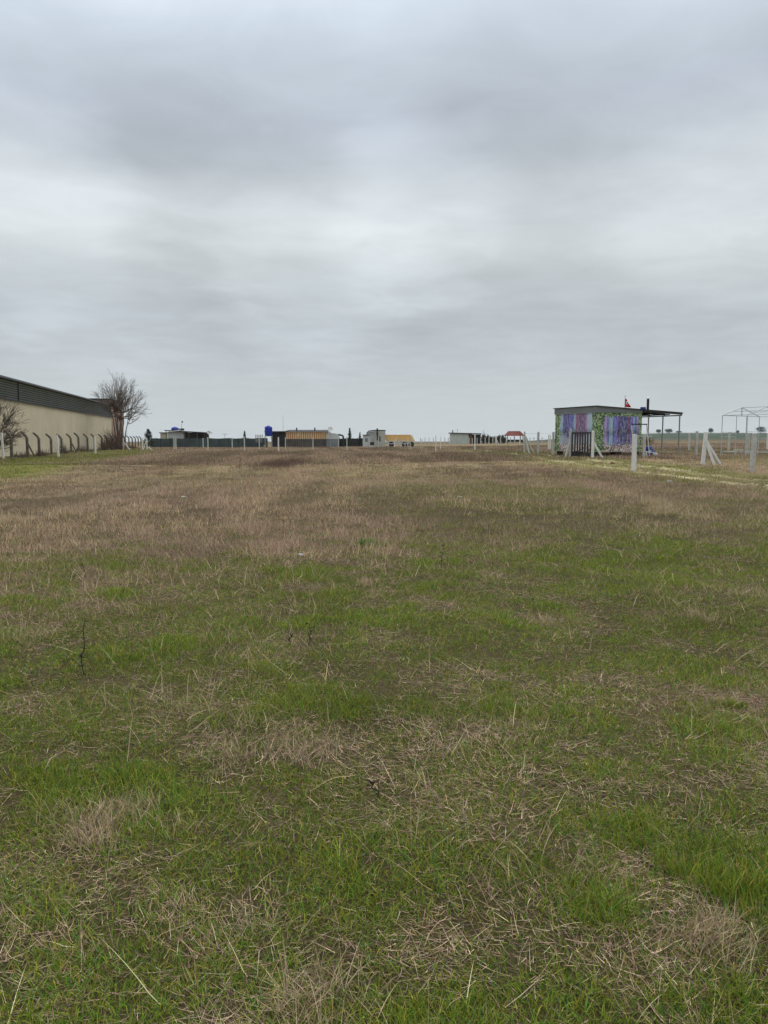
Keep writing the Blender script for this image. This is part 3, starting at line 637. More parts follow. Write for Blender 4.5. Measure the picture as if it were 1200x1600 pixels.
post(812.3, 135, 1.5, 'white post at the right corner of the red roofed gazebo', GF, m_white, w=.17)
for px in (822, 828, 834, 847): post(px, 128, 1.35, 'thin far post right of the gazebo, %s from the left' % O6[(822, 828, 834, 847).index(px)], GF, m_conc, w=.11)
post(819.5, 56, 1.62, 'tall post with white and dark braces left of the painted cabin', GR_, m_conc, (0, 0), .12, ((.32, -.4, 1.25), (.85, .3, 1.3)))
post(841, 55, 1.62, 'square pale post in the open left of the painted cabin', GR_, m_conc, (0, 0), .15)
post(864.5, 51, 1.62, 'greenish post at the left corner of the painted cabin', GR_, m_conc, (0, 0), .15)
post(857.3, 72, 1.5, 'white post of a far pair left of the painted cabin', GR_, m_white, (0, 0), .12)
post(860, 74, 1.45, 'second slim white post of the far pair left of the painted cabin', GR_, m_white, (0, 0), .10)
post(891.3, 45.8, 1.75, 'grey post on the left of the black gate with dark brace', GR_, m_conc, (0, 0), .14, ((-.35, -.1, 1.0),))
post(926.3, 44, 1.62, 'white post on the right of the black gate with long brace', GR_, m_white, (0, 0), .15, ((.65, -.1, .95),))
post(991.5, 32.6, 1.60, 'lone white post standing forward of the painted cabin', GR_, m_white, (-.0, 0), .17)
post(1007, 44.5, 1.42, 'pale post at the right corner of the painted cabin by the blue barrel', GR_, m_conc, (0, 0), .15)
post(1077, 64, 1.6, 'far slim post left of the square post under open sky', GR_, m_conc, (0, 0), .15)
post(1088.5, 49, 1.62, 'square pale post left of the propped up white posts', GR_, m_conc, (0, 0), .15)
post(1099.5, 37.2, 1.62, 'leaning white post propped by two concrete braces', GR_, m_white, (.06, 0), .16, ((.50, -.25, 1.35), (1.02, .2, 1.25)))
post(1139, 62, 1.62, 'post seen through the left end of the metal frame', GR_, m_conc, (.02, 0), .15)
post(1169.5, 51, 1.55, 'slim pale post behind the thick front post at the right', GR_, m_conc, (0, 0), .15)
post(1177, 31.5, 1.62, 'thick grey post nearest at the right edge', GR_, m_conc, (.03, 0), .17)
post(1199.5, 66, 1.5, 'post cut by the right edge of the picture', GR_, m_white, (0, 0), .15)
def gp(px, D): x = xat(px, D); return (x, D, tz(x, D))
strands('wire_fence', [gp(819.5, 56), gp(841, 55), gp(864.5, 51), gp(891.3, 45.8)], [.35, .75, 1.15, 1.5], .006, 'thin wires from the braced post to the black gate')
strands('wire_fence', [gp(926.3, 44), gp(1007, 44.5)], [.4, .8, 1.2], .005, 'thin wires crossing before the flowered side of the cabin')
strands('wire_fence', [gp(1007, 44.5), gp(1088.5, 49), gp(1169.5, 51)], [.35, .75, 1.15, 1.55], .005, 'thin wires between the right posts under the canopy')
strands('wire_fence', [gp(1077, 64), gp(1139, 62), gp(1199.5, 66)], [.4, .9, 1.5], .006, 'thin wires behind the metal frame')

# ------------------------------------------------------------------ black gate
g0 = gp(893.5, 45.7); g1 = gp(923.2, 44.2); dx = g1[0]-g0[0]; dy = g1[1]-g0[1]; wg = math.hypot(dx, dy)
Gt = empty('gate', (g0[0], g0[1], (g0[2]+g1[2])/2), math.atan2(dy, dx), 'black metal bar gate in front of the painted cabin', 'gate')
mb = MB(); 
for xx in (0, wg-.05): mb.box(xx, xx+.07 if xx == 0 else wg+.05, -.03, .03, .02, 1.55)
mb.box(.07, wg-.05, -.028, .028, 1.46, 1.54); mb.box(.07, wg-.05, -.028, .028, .10, .30); mb.build('gate_frame', m_black, Gt)
for i in range(6): xx = .07+(wg-.12)*(i+1)/7; MB().box(xx-.045, xx+.045, -.02, .02, .301, 1.459).build('gate_bar', m_black, Gt)

# ------------------------------------------------------------------ painted cabin
CX, CY = 13.42, 47.0; ca = math.atan2(.371, .928); CB = .80
cab = empty('cabin', (CX, CY, 0), ca, 'cabin covered in a printed mural of violet planks, vines and flowers', 'cabin')
WX, WY, ZT = 3.56, 4.45, 3.27
def mural(name, L, stops, horizontal_axis, left):
    m, t, b = newmat(name); tcn = N(t, 'ShaderNodeTexCoord'); sp = N(t, 'ShaderNodeSeparateXYZ', inp={0: tcn.outputs['Object']})
    u = mth(t, 'DIVIDE', sp.outputs[horizontal_axis], L); v = mth(t, 'DIVIDE', mth(t, 'SUBTRACT', sp.outputs[2], CB), ZT-CB)
    pos = tcn.outputs['Object']
    nz = N(t, 'ShaderNodeTexNoise', inp={'Vector': pos, 'Scale': 2.2, 'Detail': 6.0, 'Roughness': .65}).outputs[0]
    nf = N(t, 'ShaderNodeTexNoise', inp={'Vector': pos, 'Scale': 8.0, 'Detail': 4.0, 'Roughness': .6}).outputs[0]
    col = ramp(t, mth(t, 'ADD', u, mth(t, 'MULTIPLY', mth(t, 'SUBTRACT', nf, .5), .06)), stops, 'LINEAR')
    # plank joints and painted vertical wood grain
    mp = N(t, 'ShaderNodeMapping', inp={0: pos, 3: (9, 9, .35)})
    gr = N(t, 'ShaderNodeTexNoise', inp={'Vector': mp.outputs[0], 'Scale': 1.6, 'Detail': 6.0, 'Roughness': .7}).outputs[0]
    k = mth(t, 'ADD', mth(t, 'MULTIPLY', gr, 1.5), .25)
    pl = mth(t, 'FRACT', mth(t, 'MULTIPLY', u, 13.0)); k = mth(t, 'MULTIPLY', k, mth(t, 'ADD', mth(t, 'MULTIPLY', mth(t, 'GREATER_THAN', pl, .10), .35), .65))
    mid = N(t, 'ShaderNodeMapRange', interpolation_type='SMOOTHSTEP', inp={0: mth(t, 'ABSOLUTE', mth(t, 'SUBTRACT', v, .5)), 1: 0.0, 2: .16, 3: .45, 4: 1.0}).outputs[0]
    k = mth(t, 'MULTIPLY', k, mid)
    col = N(t, 'ShaderNodeVectorMath', operation='SCALE', inp={0: col, 'Scale': k}).outputs[0]
    mot = N(t, 'ShaderNodeMapRange', inp={0: N(t, 'ShaderNodeTexNoise', inp={'Vector': N(t, 'ShaderNodeMapping', inp={0: pos, 3: (1.6, 1.6, .5)}).outputs[0], 'Scale': 5.0, 'Detail': 8.0, 'Roughness': .75}).outputs[0], 1: .46, 2: .68, 3: 0.0, 4: .8}).outputs[0]
    def over(col, fac, c):
        n = N(t, 'ShaderNodeMix', data_type='RGBA'); t.links.new(fac, n.inputs[0]); t.links.new(col, n.inputs[6])
        if isinstance(c, bpy.types.NodeSocket): t.links.new(c, n.inputs[7])
        else: n.inputs[7].default_value = c
        return n.outputs[2]
    col = over(col, mot, (.50,.50,.60,1))
    # cells = leaves / petals
    vo = N(t, 'ShaderNodeTexVoronoi', inp={'Vector': pos, 'Scale': 13.0}); vc = N(t, 'ShaderNodeSeparateXYZ', inp={0: vo.outputs['Color']}).outputs[0]
    leaf = ramp(t, vc, [(0, (.03,.07,.03,1)), (.25, (.09,.16,.06,1)), (.5, (.19,.29,.11,1)), (.7, (.32,.40,.20,1)), (.85, (.40,.42,.34,1)), (.95, (.50,.48,.44,1))], 'CONSTANT')
    petal = ramp(t, vc, [(0, (.06,.10,.05,1)), (.2, (.50,.34,.36,1)), (.4, (.62,.55,.52,1)), (.55, (.34,.22,.34,1)), (.7, (.58,.44,.30,1)), (.82, (.12,.18,.08,1)), (.92, (.7,.66,.6,1))], 'CONSTANT')
    wob = mth(t, 'MULTIPLY', mth(t, 'SUBTRACT', nz, .5), .40); wob2 = mth(t, 'MULTIPLY', mth(t, 'SUBTRACT', nf, .5), .22)
    w_ = mth(t, 'ADD', wob, wob2)
    if left:   # seen at u=0 front corner, u=1 far end
        col = over(col, N(t, 'ShaderNodeMapRange', inp={0: mth(t, 'ADD', v, w_), 1: .46, 2: .34, 3: 0.0, 4: .75}).outputs[0], (.36,.38,.42,1))
        f = mth(t, 'MAXIMUM', mth(t, 'LESS_THAN', mth(t, 'ADD', u, mth(t, 'MULTIPLY', w_, .5)), .10), mth(t, 'GREATER_THAN', mth(t, 'ADD', u, mth(t, 'MULTIPLY', w_, .5)), .88))
        col = over(col, mth(t, 'LESS_THAN', mth(t, 'ADD', v, w_), .20), petal)
    else:
        f = mth(t, 'MAXIMUM', mth(t, 'LESS_THAN', mth(t, 'ADD', u, mth(t, 'MULTIPLY', w_, .35)), .17), mth(t, 'GREATER_THAN', mth(t, 'ADD', u, mth(t, 'MULTIPLY', w_, .35)), .93))
        f = mth(t, 'MAXIMUM', f, mth(t, 'GREATER_THAN', mth(t, 'ADD', v, mth(t, 'MULTIPLY', w_, .9)), .90))
        col = over(col, mth(t, 'LESS_THAN', mth(t, 'ADD', v, w_), .21), petal)
    col = over(col, f, leaf)
    t.links.new(col, b.inputs['Base Color']); b.inputs['Roughness'].default_value = .6; return m
bl = (.055,.075,.30,1); vi = (.16,.13,.46,1); dk = (.030,.028,.10,1); te = (.30,.46,.56,1); pk = (.24,.08,.15,1); mv = (.36,.26,.50,1); pu = (.085,.065,.20,1)
mR = mural('mural_front', WX, [(0, vi), (.22, mv), (.26, bl), (.29, te), (.34, te), (.37, bl), (.40, vi), (.46, vi), (.48, dk), (.52, pu), (.55, dk), (.60, bl), (.66, dk), (.70, pk), (.73, dk), (.76, vi), (.80, vi), (.82, te), (.86, bl), (.9, mv), (1, vi)], 0, False)
mL = mural('mural_side', WY, [(0, te), (.10, te), (.17, (.45,.55,.62,1)), (.22, mv), (.27, pk), (.32, pu), (.44, pk), (.48, pk), (.50, te), (.56, bl), (.60, vi), (.66, bl), (.70, pu), (.78, bl), (.82, te), (.9, te), (1, bl)], 1, True)
MB().box(.03, WX-.03, .03, WY-.03, CB, ZT).build('wall_core', m_dark, cab)
tag(MB().box(0, WX, -.006, .028, CB, ZT).build('front_panel', mR, cab), 'dark violet planks framed by vines above a row of flowers')
tag(MB().box(-.006, .028, .03, WY, CB, ZT).build('side_panel', mL, cab), 'violet and maroon planks fading to white flowers')
mb = MB()
for xx in (.1, WX/2, WX-.4):
    for yy in (.1, WY/2, WY-.4): MB().box(xx, xx+.3, yy, yy+.3, .30, CB-.002).build('foundation_block', m_dark, cab)
def roofz(x): return 3.70-.0495*(x+.0)
mb = MB().hexa([(-.06,-.04,ZT+.003),(-.008,-.04,ZT+.003),(-.008,WY+.05,ZT+.003),(-.06,WY+.05,ZT+.003)], [(-.06,-.04,3.655),(-.008,-.04,3.652),(-.008,WY+.05,3.652),(-.06,WY+.05,3.655)])
mb.hexa([(-.007,-.04,ZT+.003),(WX,-.04,ZT+.003),(WX,.02,ZT+.003),(-.007,.02,ZT+.003)], [(-.007,-.04,3.652),(WX,-.04,roofz(WX)-.05),(WX,.02,roofz(WX)-.05),(-.007,.02,3.652)])
mb.build('fascia', m_greyfascia, cab)
RX = 6.84; mb = MB(); z0 = roofz(-.12); z1 = roofz(RX)
mb.hexa([(-.12,-.14,z0-.045),(RX,-.14,z1-.045),(RX,WY+.15,z1-.045),(-.12,WY+.15,z0-.045)], [(-.12,-.14,z0),(RX,-.14,z1),(RX,WY+.15,z1),(-.12,WY+.15,z0)])
roof = mb.build('roof', m_black, cab)
mb = MB()
for yy in (-.10, WY*.33, WY*.66, WY+.05): mb.beam((WX+.02, yy, roofz(WX)-.11), (RX-.03, yy, z1-.11), .05, .10)
for xx in (WX+1.1, WX+2.2, RX-.06): mb.box(xx-.03, xx+.03, -.07, WY+.02, roofz(xx)-.155, roofz(xx)-.06) if False else mb.beam((xx, -.07, roofz(xx)-.20), (xx, WY+.02, roofz(xx)-.20), .05, .07)
mb.beam((WX+.02, WY+.04, 3.20), (RX-.05, WY+.04, 3.21), .06, .12)
for xx in (WX+.3, WX+1.6, RX-.2): mb.beam((xx, WY+.04, 3.2), (xx, WY+.04, 3.42), .05)
mb.build('canopy_beam', m_black, cab)
for yy in (.0, 1.55, 2.95):
    gx_ = CX+math.cos(ca)*(RX-.14)-math.sin(ca)*yy; gy_ = CY+math.sin(ca)*(RX-.14)+math.cos(ca)*yy
    MB().box(RX-.17, RX-.11, yy-.03, yy+.03, tz(gx_, gy_)-.1, z1-.20).build('canopy_post', m_galv, cab)
mb = MB().lathe([(.085,3.3),(.085,4.22),(.06,4.22),(.06,4.27)], (4.80, .9, 0), 14); ch = mb.build('chimney', m_black, cab)
MB().lathe([(.15,4.29),(.14,4.31),(.02,4.36)], (4.80, .9, 0), 14).build('chimney_cap', m_galv, ch)
def loc(cx, cy, z): return (CX+math.cos(ca)*cx-math.sin(ca)*cy, CY+math.sin(ca)*cx+math.cos(ca)*cy, z)
# flag on the roof
fl = empty('flag', loc(2.99, 1.0, roofz(2.99)-.13), ca, 'red flag with white crescent and star drooping from a pole on the cabin roof', 'flag')
MB().tube((0,0,0), (0,0,1.04), .022, .015, 8).build('flag_pole', m_galv, fl)
def fpt(s, r):   # drooping cloth: s along fly 0..1, r down hoist 0..1 ; fly corner falls
    return V3((.02+.47*s*(.35+.65*r), .05*math.sin(s*9+r*2), (1.02-.72*r-.30*s*(1-r))*.88))
n = 14; mb = MB(); vs = [fpt(i/n, j/n) for j in range(n+1) for i in range(n+1)]
mb.add(vs, [(j*(n+1)+i, j*(n+1)+i+1, (j+1)*(n+1)+i+1, (j+1)*(n+1)+i) for j in range(n) for i in range(n)])
cloth = mb.build('cloth', m_red, fl, True); sd = cloth.modifiers.new('th', 'SOLIDIFY'); sd.thickness = .006
mb = MB(); vs = []; fs = []
for side in (-.012, .012):
    b0 = len(vs)
    for i in range(15):
        a_ = R(55+250*i/14); 
        for rr, cc_ in ((.22, 0), (.17, .07)):
            if rr == .17: a2 = math.atan2(math.sin(a_)*.22, math.cos(a_)*.22-.07); p = fpt(.40+.07+math.cos(a2)*.17, .5-math.sin(a2)*.17*.9)
            else: p = fpt(.40+math.cos(a_)*.22, .5-math.sin(a_)*.22*.9)
            vs.append(p+V3((0, side, 0)))
    fs += [(b0+2*i, b0+2*i+2, b0+2*i+3, b0+2*i+1) for i in range(14)]
    b1 = len(vs); vs.append(fpt(.66, .5)+V3((0, side, 0)))
    for i in range(10):
        a_ = R(36*i+180); rr = .10 if i % 2 == 0 else .04; vs.append(fpt(.66+math.cos(a_)*rr, .5-math.sin(a_)*rr)+V3((0, side, 0)))
    fs += [(b1, b1+1+i, b1+1+(i+1) % 10) for i in range(10)]
mb.add(vs, fs).build('crescent_and_star', m_flagw, cloth)
# small blue box beside the chimney
o = MB().box(-.16, .14, -.1, .1, 0, .16).box(-.20, .38, -.02, .02, -.03, -.002).build('roof_box', m_bluedk); o.location = loc(4.42, .9, 3.55); o.rotation_euler = (0, 0, ca)
tag(o, 'small blue box on the cabin roof left of the black chimney', 'box')
# metal frame leaning by the right wall
q = loc(2.35, -1.1, 0); fr = empty('metal_rack', (q[0], q[1], tz(q[0], q[1])), ca-.35, 'white tubular frame with dark top bar standing before the flowered wall', 'frame')
def bar(a_, b_, m_, nm, w=.05): MB().beam(a_, b_, w).build(nm, m_, fr)
bar((.02,0,0.0), (-.42,0,2.12), m_white, 'leg', .045) if False else None
H = 2.05
bar((-.22,0,.30), (-.45,0,H-.03), m_white, 'leg', .04); bar((.78,0,.0), (.52,0,H-.03), m_white, 'leg', .045)
bar((-.47,0,H), (.55,0,H), m_black, 'top_bar', .07); bar((-.36,.03,1.32), (.88,.03,1.30), m_white, 'crossbar', .035); bar((-.25,.03,.55), (.72,.03,.55), m_black, 'crossbar', .03)
# blue drum, white sack, brush behind
q = at(1014, 700, 47.6); bz = tz(q[0], 47.6)
dr = empty('barrel', (q[0], 47.6, bz), 0, 'dark blue plastic barrel with pale label under the cabin canopy', 'barrel')
MB().lathe([(.20,0),(.235,.04),(.24,.18),(.25,.20),(.24,.22),(.24,.42),(.25,.44),(.24,.46),(.225,.60),(.16,.64)], n=20).build('drum', m_bluedk, dr, True)
MB().box(-.10, .08, -.248, -.235, .22, .42).build('paper_label', m_lite, dr)
o = MB().lathe([(.17,0),(.205,.04),(.20,.30),(.17,.34)], n=16).build('tub', m_blue); q = at(1019.5, 700, 48.3); o.location = (q[0], 48.3, tz(q[0], 48.3)); tag(o, 'low brighter blue tub just right of the dark blue barrel', 'tub')
o = MB().lathe([(.14,0),(.20,.06),(.17,.16),(.07,.22)], n=9).build('sack', m_litter); q = at(1024.5, 700, 48); o.location = (q[0], 48, tz(q[0], 48)); tag(o, 'white sack on the ground right of the blue barrel and tub', 'sack')
q = at(1012, 700, 53.5); bz = tz(q[0], 53.5)
sh = empty('shrub', (q[0], 53.5, bz), 0, 'yellow brown shrub seen behind the right wall of the painted cabin', 'shrub')
mb = MB(); mb.leaves((0,0,1.0), (.48,.48,.42), 500, .05); mb.build('foliage', m_leafY, sh); mb = MB()
for i in range(7): mb.tube((rng.normal(0,.05),0,0), (rng.normal(0,.25), rng.normal(0,.25), rng.uniform(.7,1.2)), .02, .008, 5)
mb.build('stem', m_bark, sh)
q = loc(2.9, -1.6, 0); st = empty('sawhorse', (q[0], q[1], tz(q[0], q[1])), ca, 'small white trestle lying in front of the flowered cabin wall', 'trestle')
MB().beam((-.3,0,.35), (.35,0,.28), .05).build('top_rail', m_white, st); 
for a_ in ((-.28,.34,-.35), (.30,.28,.45)): MB().beam((a_[0],0,a_[1]), (a_[2],-.15,0), .035).build('leg', m_white, st)
for s in (-1, 1): pass

# ------------------------------------------------------------------ greenhouse frame
Gr = empty('greenhouse_frame', (21.8, 48.0, tz(21.8, 48.0)), 0, 'bare metal tube frame of a greenhouse with pitched roof at the right edge', 'frame')
gzo = tz(21.8, 48.0); v1 = V3((3.9, 3.0, 0)); v2 = V3((3.0, -3.9, 0))*(1.62/4.92); EZ = 3.12-gzo; RZ = 3.68-gzo
def GPt(a_, b_, z): q_ = v1*a_+v2*b_; return V3((q_[0], q_[1], z))
m_palegalv = M('pale_tube', (.42,.44,.45), .5, .1, 4, metal=.2)
def gb(p, q, nm='rail', w=.035): MB().tube(p, q, w*.75, n=6).build(nm, m_palegalv, Gr)
NB = 4
for j in range(NB+1):
    for a_ in (0, 1): 
        p = GPt(a_, j, EZ); wz = tz(21.8+p[0], 48+p[1])-gzo; gb((p[0], p[1], wz-.05), p, 'leg')
    gb(GPt(0, j, EZ), GPt(.5, j, RZ), 'rafter'); gb(GPt(1, j, EZ), GPt(.5, j, RZ), 'rafter')
    if j in (0, NB): gb(GPt(0, j, EZ), GPt(1, j, EZ), 'tie_beam', .03); gb(GPt(.5, j, EZ), GPt(.5, j, RZ), 'king_post', .05)
for a_, z in ((0, EZ), (1, EZ), (.5, RZ), (.25, (EZ+RZ)/2), (.75, (EZ+RZ)/2), (0, .28), (1, .28), (1, 1.15)): gb(GPt(a_, 0, z), GPt(a_, NB, z), 'rail', .028)
for a_ in (.37, .64): gb(GPt(a_, 0, 0), GPt(a_, 0, EZ), 'door_post', .03)
for z in (1.25, 1.55): gb(GPt(0, 0, z), GPt(.37, 0, z), 'rail', .02)
gb(GPt(.64, 0, 1.6), GPt(1, 0, 1.6), 'rail', .02); gb(GPt(0, 0, .28), GPt(.37, 0, .28), 'rail', .025); gb(GPt(.64, 0, .28), GPt(1, 0, .28), 'rail', .025)
scr = MB().box(-.35,.25,-.1,.1,.3,.42).beam((-.2,0,0),(-.2,0,.32),.05).beam((.15,0,0),(.15,0,.32),.05).build('bench', m_cream); q = at(1155, 700, 52.5); scr.location = (q[0], 52.5, tz(q[0], 52.5)); tag(scr, 'tiny pale bench in the green patch before the metal frame', 'bench')

# ------------------------------------------------------------------ far row: netting, huts, tanks
def base(px, D): x = xat(px, D); return x, D, tz(x, D)
def fencewall(name, pxs, D, h, mat, label, th=.04):
    r = None; mb = MB(); xs = [xat(p, D) for p in pxs]
    r = empty(name, (xs[0], D, 0), 0, label, 'fence'); n = 24
    top = []
    for i in range(n):
        xa = (xs[1]-xs[0])*i/n; xb = (xs[1]-xs[0])*(i+1)/n; za = tz(xs[0]+xa, D); zb = tz(xs[0]+xb, D); ha = h+.05*math.sin(i*1.7); hb = h+.05*math.sin((i+1)*1.7)
        mb.hexa([(xa,-th/2,za-.1),(xb,-th/2,zb-.1),(xb,th/2,zb-.1),(xa,th/2,za-.1)], [(xa,-th/2,za+ha),(xb,-th/2,zb+hb),(xb,th/2,zb+hb),(xa,th/2,za+ha)])
    mb.build('netting' if 'net' in name else 'panel', mat, r)
    for i in range(0, n+1, 2):
        xa = (xs[1]-xs[0])*i/n; MB().beam((xa,-.08,tz(xs[0]+xa, D)-.1), (xa,-.08,tz(xs[0]+xa, D)+h+.05), .07).build('post', m_dark, r)
    return r
fencewall('netting_fence', (236, 418), 133, 1.58, m_net, 'dark green netting fence stretching from the large conifer to the blue tank')
fencewall('sheet_fence', (530, 573), 133, 1.45, m_dark, 'dark fence between the orange striped wall and the pale cabin')
# hut 1
x0 = xat(260, 137); z0 = tz(x0, 137); s_ = 137/F
h1 = empty('hut', (x0, 137, z0), 0, 'low hut with pale wall, dark open end and blue dome on its roof', 'hut')
MB().box(.35, 27*s_, 0, 3.2, -.2, 2.85).build('wall', m_lite, h1)
MB().box(27*s_, 60*s_, .8, 3.2, -.2, 2.7).build('back_wall', m_dark, h1)
mb = MB().hexa([(-.2,-.5,2.98),(65*s_,-.5,2.55),(65*s_,3.4,2.55),(-.2,3.4,2.98)], [(-.2,-.5,3.14),(65*s_,-.5,2.68),(65*s_,3.4,2.68),(-.2,3.4,3.14)]); mb.build('roof', m_black, h1)
for q_ in (.1, 30*s_, 36*s_, 49*s_, 60*s_): MB().beam((q_,-.3,-.1), (q_,-.3,2.72 if q_ > 1 else 2.95), .10).build('porch_post', m_wood, h1)
x1 = xat(252, 142); h1b = empty('shed', (x1, 141.5, tz(x1, 141.5)), 0, 'small cream shed with flat roof at the left end of the left hut', 'shed')
MB().box(0, 11*s_, 0, 2.5, -.2, 2.62).build('wall', m_cream, h1b); MB().box(-.2, 12*s_, -.2, 2.7, 2.62, 2.74).build('roof', m_dark, h1b)
o = MB().lathe([(.62,0),(.70,.1),(.68,.32),(.45,.52),(.12,.60),(.10,.64)], n=18).build('water_tank', m_blue, None, True); o.location = (xat(273.3, 138), 138.3, z0+3.12); tag(o, 'flat blue dome shaped water tank on the roof of the left hut', 'tank')
sb = empty('solar_heater', (xat(284.5, 138), 137.6, z0+3.02), 0, 'dark boxy water heater behind the dome on the roof of the left hut', 'heater')
MB().box(-.35, .5, -.2, .3, .02, .4).build('heater_box', m_black, sb); MB().box(-.28, -.05, -.22, -.202, .08, .3).build('panel', m_lite, sb)
an = empty('antenna', (xat(282.5, 138), 138.6, z0+3.0), 0, 'tall curved pole with a dark blob on top above the left hut', 'pole')
MB().path([(0,0,0),(.02,0,.6),(.06,0,1.1),(.2,0,1.6)], .04, .03).build('pole', m_galv, an); MB().lathe([(.05,0),(.16,.08),(.13,.25),(.03,.35)], (.2,0,1.5), 8).build('pole_head', m_black, an)
ds = empty('satellite_dish', (xat(326.7, 136), 136, tz(xat(326.7, 136), 136)), 0, 'small dish on a thin pole right of the left hut', 'dish')
MB().tube((0,0,0), (0,0,2.6), .04).build('pole', m_galv, ds); o = MB().lathe([(.02,0),(.2,.03),(.36,.1),(.37,.1),(.2,.05),(.02,.02)], n=14).build('dish', m_lite, ds); o.location = (0,-.05,2.6); o.rotation_euler = (R(70), 0, R(20))
def tpole(px, D, h, wdt, label):
    r = empty('lamp_post', base(px, D), 0, label, 'pole'); MB().tube((0,0,0), (0,0,h), .04).build('pole', m_galv, r); MB().beam((-wdt/2,0,h), (wdt/2,0,h), .06).build('arm', m_galv, r)
tpole(351.5, 136, 2.35, 1.1, 'thin T shaped pole above the netting fence')
tpole(714.5, 152, 3.0, .3, 'thin pole in front of the pale far hut')
# lattice stack of pallets
lt = empty('pallet_stack', base(404, 131), 0, 'open lattice rack left of the raised blue tank', 'rack')
for i in range(6): MB().box(-.55, .75, -.04, .04, .9+i*.22, .98+i*.22).build('slat', m_galv, lt)
for q_ in (-.5, -.1, .3, .7): MB().beam((q_,.08,0), (q_,.08,2.25), .07).build('upright', m_dark, lt)
# blue tank on stand
tx, ty_, tz_ = base(419.8, 129); tk = empty('water_tower', (tx, ty_, tz_), 0, 'tall bright blue water tank raised on a metal stand', 'water tank')
MB().lathe([(.50,1.98),(.64,2.1),(.66,2.3),(.64,2.34),(.66,2.4),(.66,2.95),(.64,3.0),(.66,3.05),(.66,3.40),(.58,3.55),(.25,3.68),(.22,3.75)], n=22).build('tank', m_blue, tk, True)
for a_ in (-.58, .58):
    for b_ in (-.5, .5): MB().beam((a_,b_,-.1), (a_,b_,1.95), .07).build('stand_leg', m_galv, tk)
MB().box(-.64, .64, -.56, .56, 1.9, 1.98).build('platform', m_galv, tk)
for a_ in (-1, 1): MB().beam((.58*a_,-.52,.1), (-.58*a_,-.52,1.8), .04).build('brace', m_galv, tk)
# hut 2
x0 = xat(424, 131); z0 = tz(x0, 131); s_ = 131/F
h2 = empty('shed', (x0, 131, z0), 0, 'long shed with orange striped corrugated wall and black open end', 'shed')
MB().box(0, 22*s_, .3, 4, -.2, 2.72).build('back_wall', m_dark, h2)
MB().box(22*s_+.01, 88*s_, .06, 4, -.2, 2.74).build('wall', m_dark, h2)
m_str, t, b = newmat('rust_striped_sheet'); tcn = N(t, 'ShaderNodeTexCoord'); sp = N(t, 'ShaderNodeSeparateXYZ', inp={0: tcn.outputs['Object']})
wv = mth(t, 'FRACT', mth(t, 'MULTIPLY', sp.outputs[0], 2.6)); nz = N(t, 'ShaderNodeTexNoise', inp={'Vector': tcn.outputs['Object'], 'Scale': .55, 'Detail': 3.0}).outputs[0]
mp = N(t, 'ShaderNodeMapping', inp={0: tcn.outputs['Object'], 3: (3, 3, .5)}); nn = N(t, 'ShaderNodeTexNoise', inp={'Vector': mp.outputs[0], 'Scale': 1.4, 'Detail': 5.0}).outputs[0]
f = mth(t, 'MULTIPLY', mth(t, 'GREATER_THAN', wv, .48), mth(t, 'GREATER_THAN', mth(t, 'ADD', nz, mth(t, 'MULTIPLY', nn, .3)), .53))
org = ramp(t, nn, [(.3, (.52,.24,.08,1)), (.6, (.38,.17,.07,1)), (.75, (.60,.38,.17,1))]); pal = ramp(t, nn, [(.3, (.56,.42,.22,1)), (.7, (.60,.52,.36,1))])
k_ = N(t, 'ShaderNodeMix', data_type='RGBA'); t.links.new(f, k_.inputs[0]); t.links.new(pal, k_.inputs[6]); t.links.new(org, k_.inputs[7]); t.links.new(k_.outputs[2], b.inputs['Base Color'])
MB().corr(22*s_+.03, 90*s_, 1.45, 2.72, 0, .38, .06).build('striped_wall', m_str, h2)
MB().corr(22*s_+.03, 86*s_, -.1, 1.44, -.1, .38, .05).build('lower_wall', m_dullnet, h2)
MB().hexa([(-1.2,-.5,2.66),(23*s_,-.5,2.72),(23*s_,4.3,2.8),(-1.2,4.3,2.76)], [(-1.2,-.5,2.80),(23*s_,-.5,2.84),(23*s_,4.3,2.92),(-1.2,4.3,2.90)]).build('canopy', m_greyfascia, h2)
MB().hexa([(23*s_+.01,-.35,2.76),(91*s_,-.35,2.76),(89*s_,4.3,2.9),(23*s_+.01,4.3,2.9)], [(23*s_+.01,-.35,2.88),(91*s_,-.35,2.88),(87*s_,4.3,3.12),(23*s_+.01,4.3,3.12)]).build('roof', m_black, h2)
for px in (462.7, 491.3): MB().tube((xat(px,131)-x0,1,2.8), (xat(px,131)-x0,1,3.45), .12, n=10).build('roof_vent', m_black, h2)
x0b = xat(510, 130.2); hl = empty('lean_to', (x0b, 130.2, tz(x0b, 130.2)), 0, 'pale gabled lean-to with grey tarp at the right end of the striped shed', 'lean-to')
MB().hexa([(0,0,1.42),(2.45,0,1.42),(2.45,2.5,1.42),(0,2.5,1.42)], [(.3,0,2.55),(1.9,0,2.3),(1.9,2.5,2.3),(.3,2.5,2.55)]).build('roof', m_lite, hl); MB().box(.02, 2.0, .05, 2.4, -.1, 1.41).build('wall', M('grey_tarp', (.17,.19,.20), .6, .2, 1), hl)
MB().box(1.6, 2.9, -.3, 1.2, 1.40, 1.62).build('awning', m_white, hl) if False else None
ds = empty('satellite_dish', (xat(516.3, 129.6), 129.6, tz(xat(516.3, 129.6), 129.6)), 0, 'white round dish at the right end of the striped shed roof', 'dish')
MB().tube((0,.1,0), (0,.1,2.9), .04).build('pole', m_galv, ds); o = MB().lathe([(.02,0),(.25,.04),(.43,.12),(.44,.12),(.25,.06),(.02,.02)], n=16).build('dish', m_white, ds); o.location = (0,0,3.05); o.rotation_euler = (R(75), 0, 0)
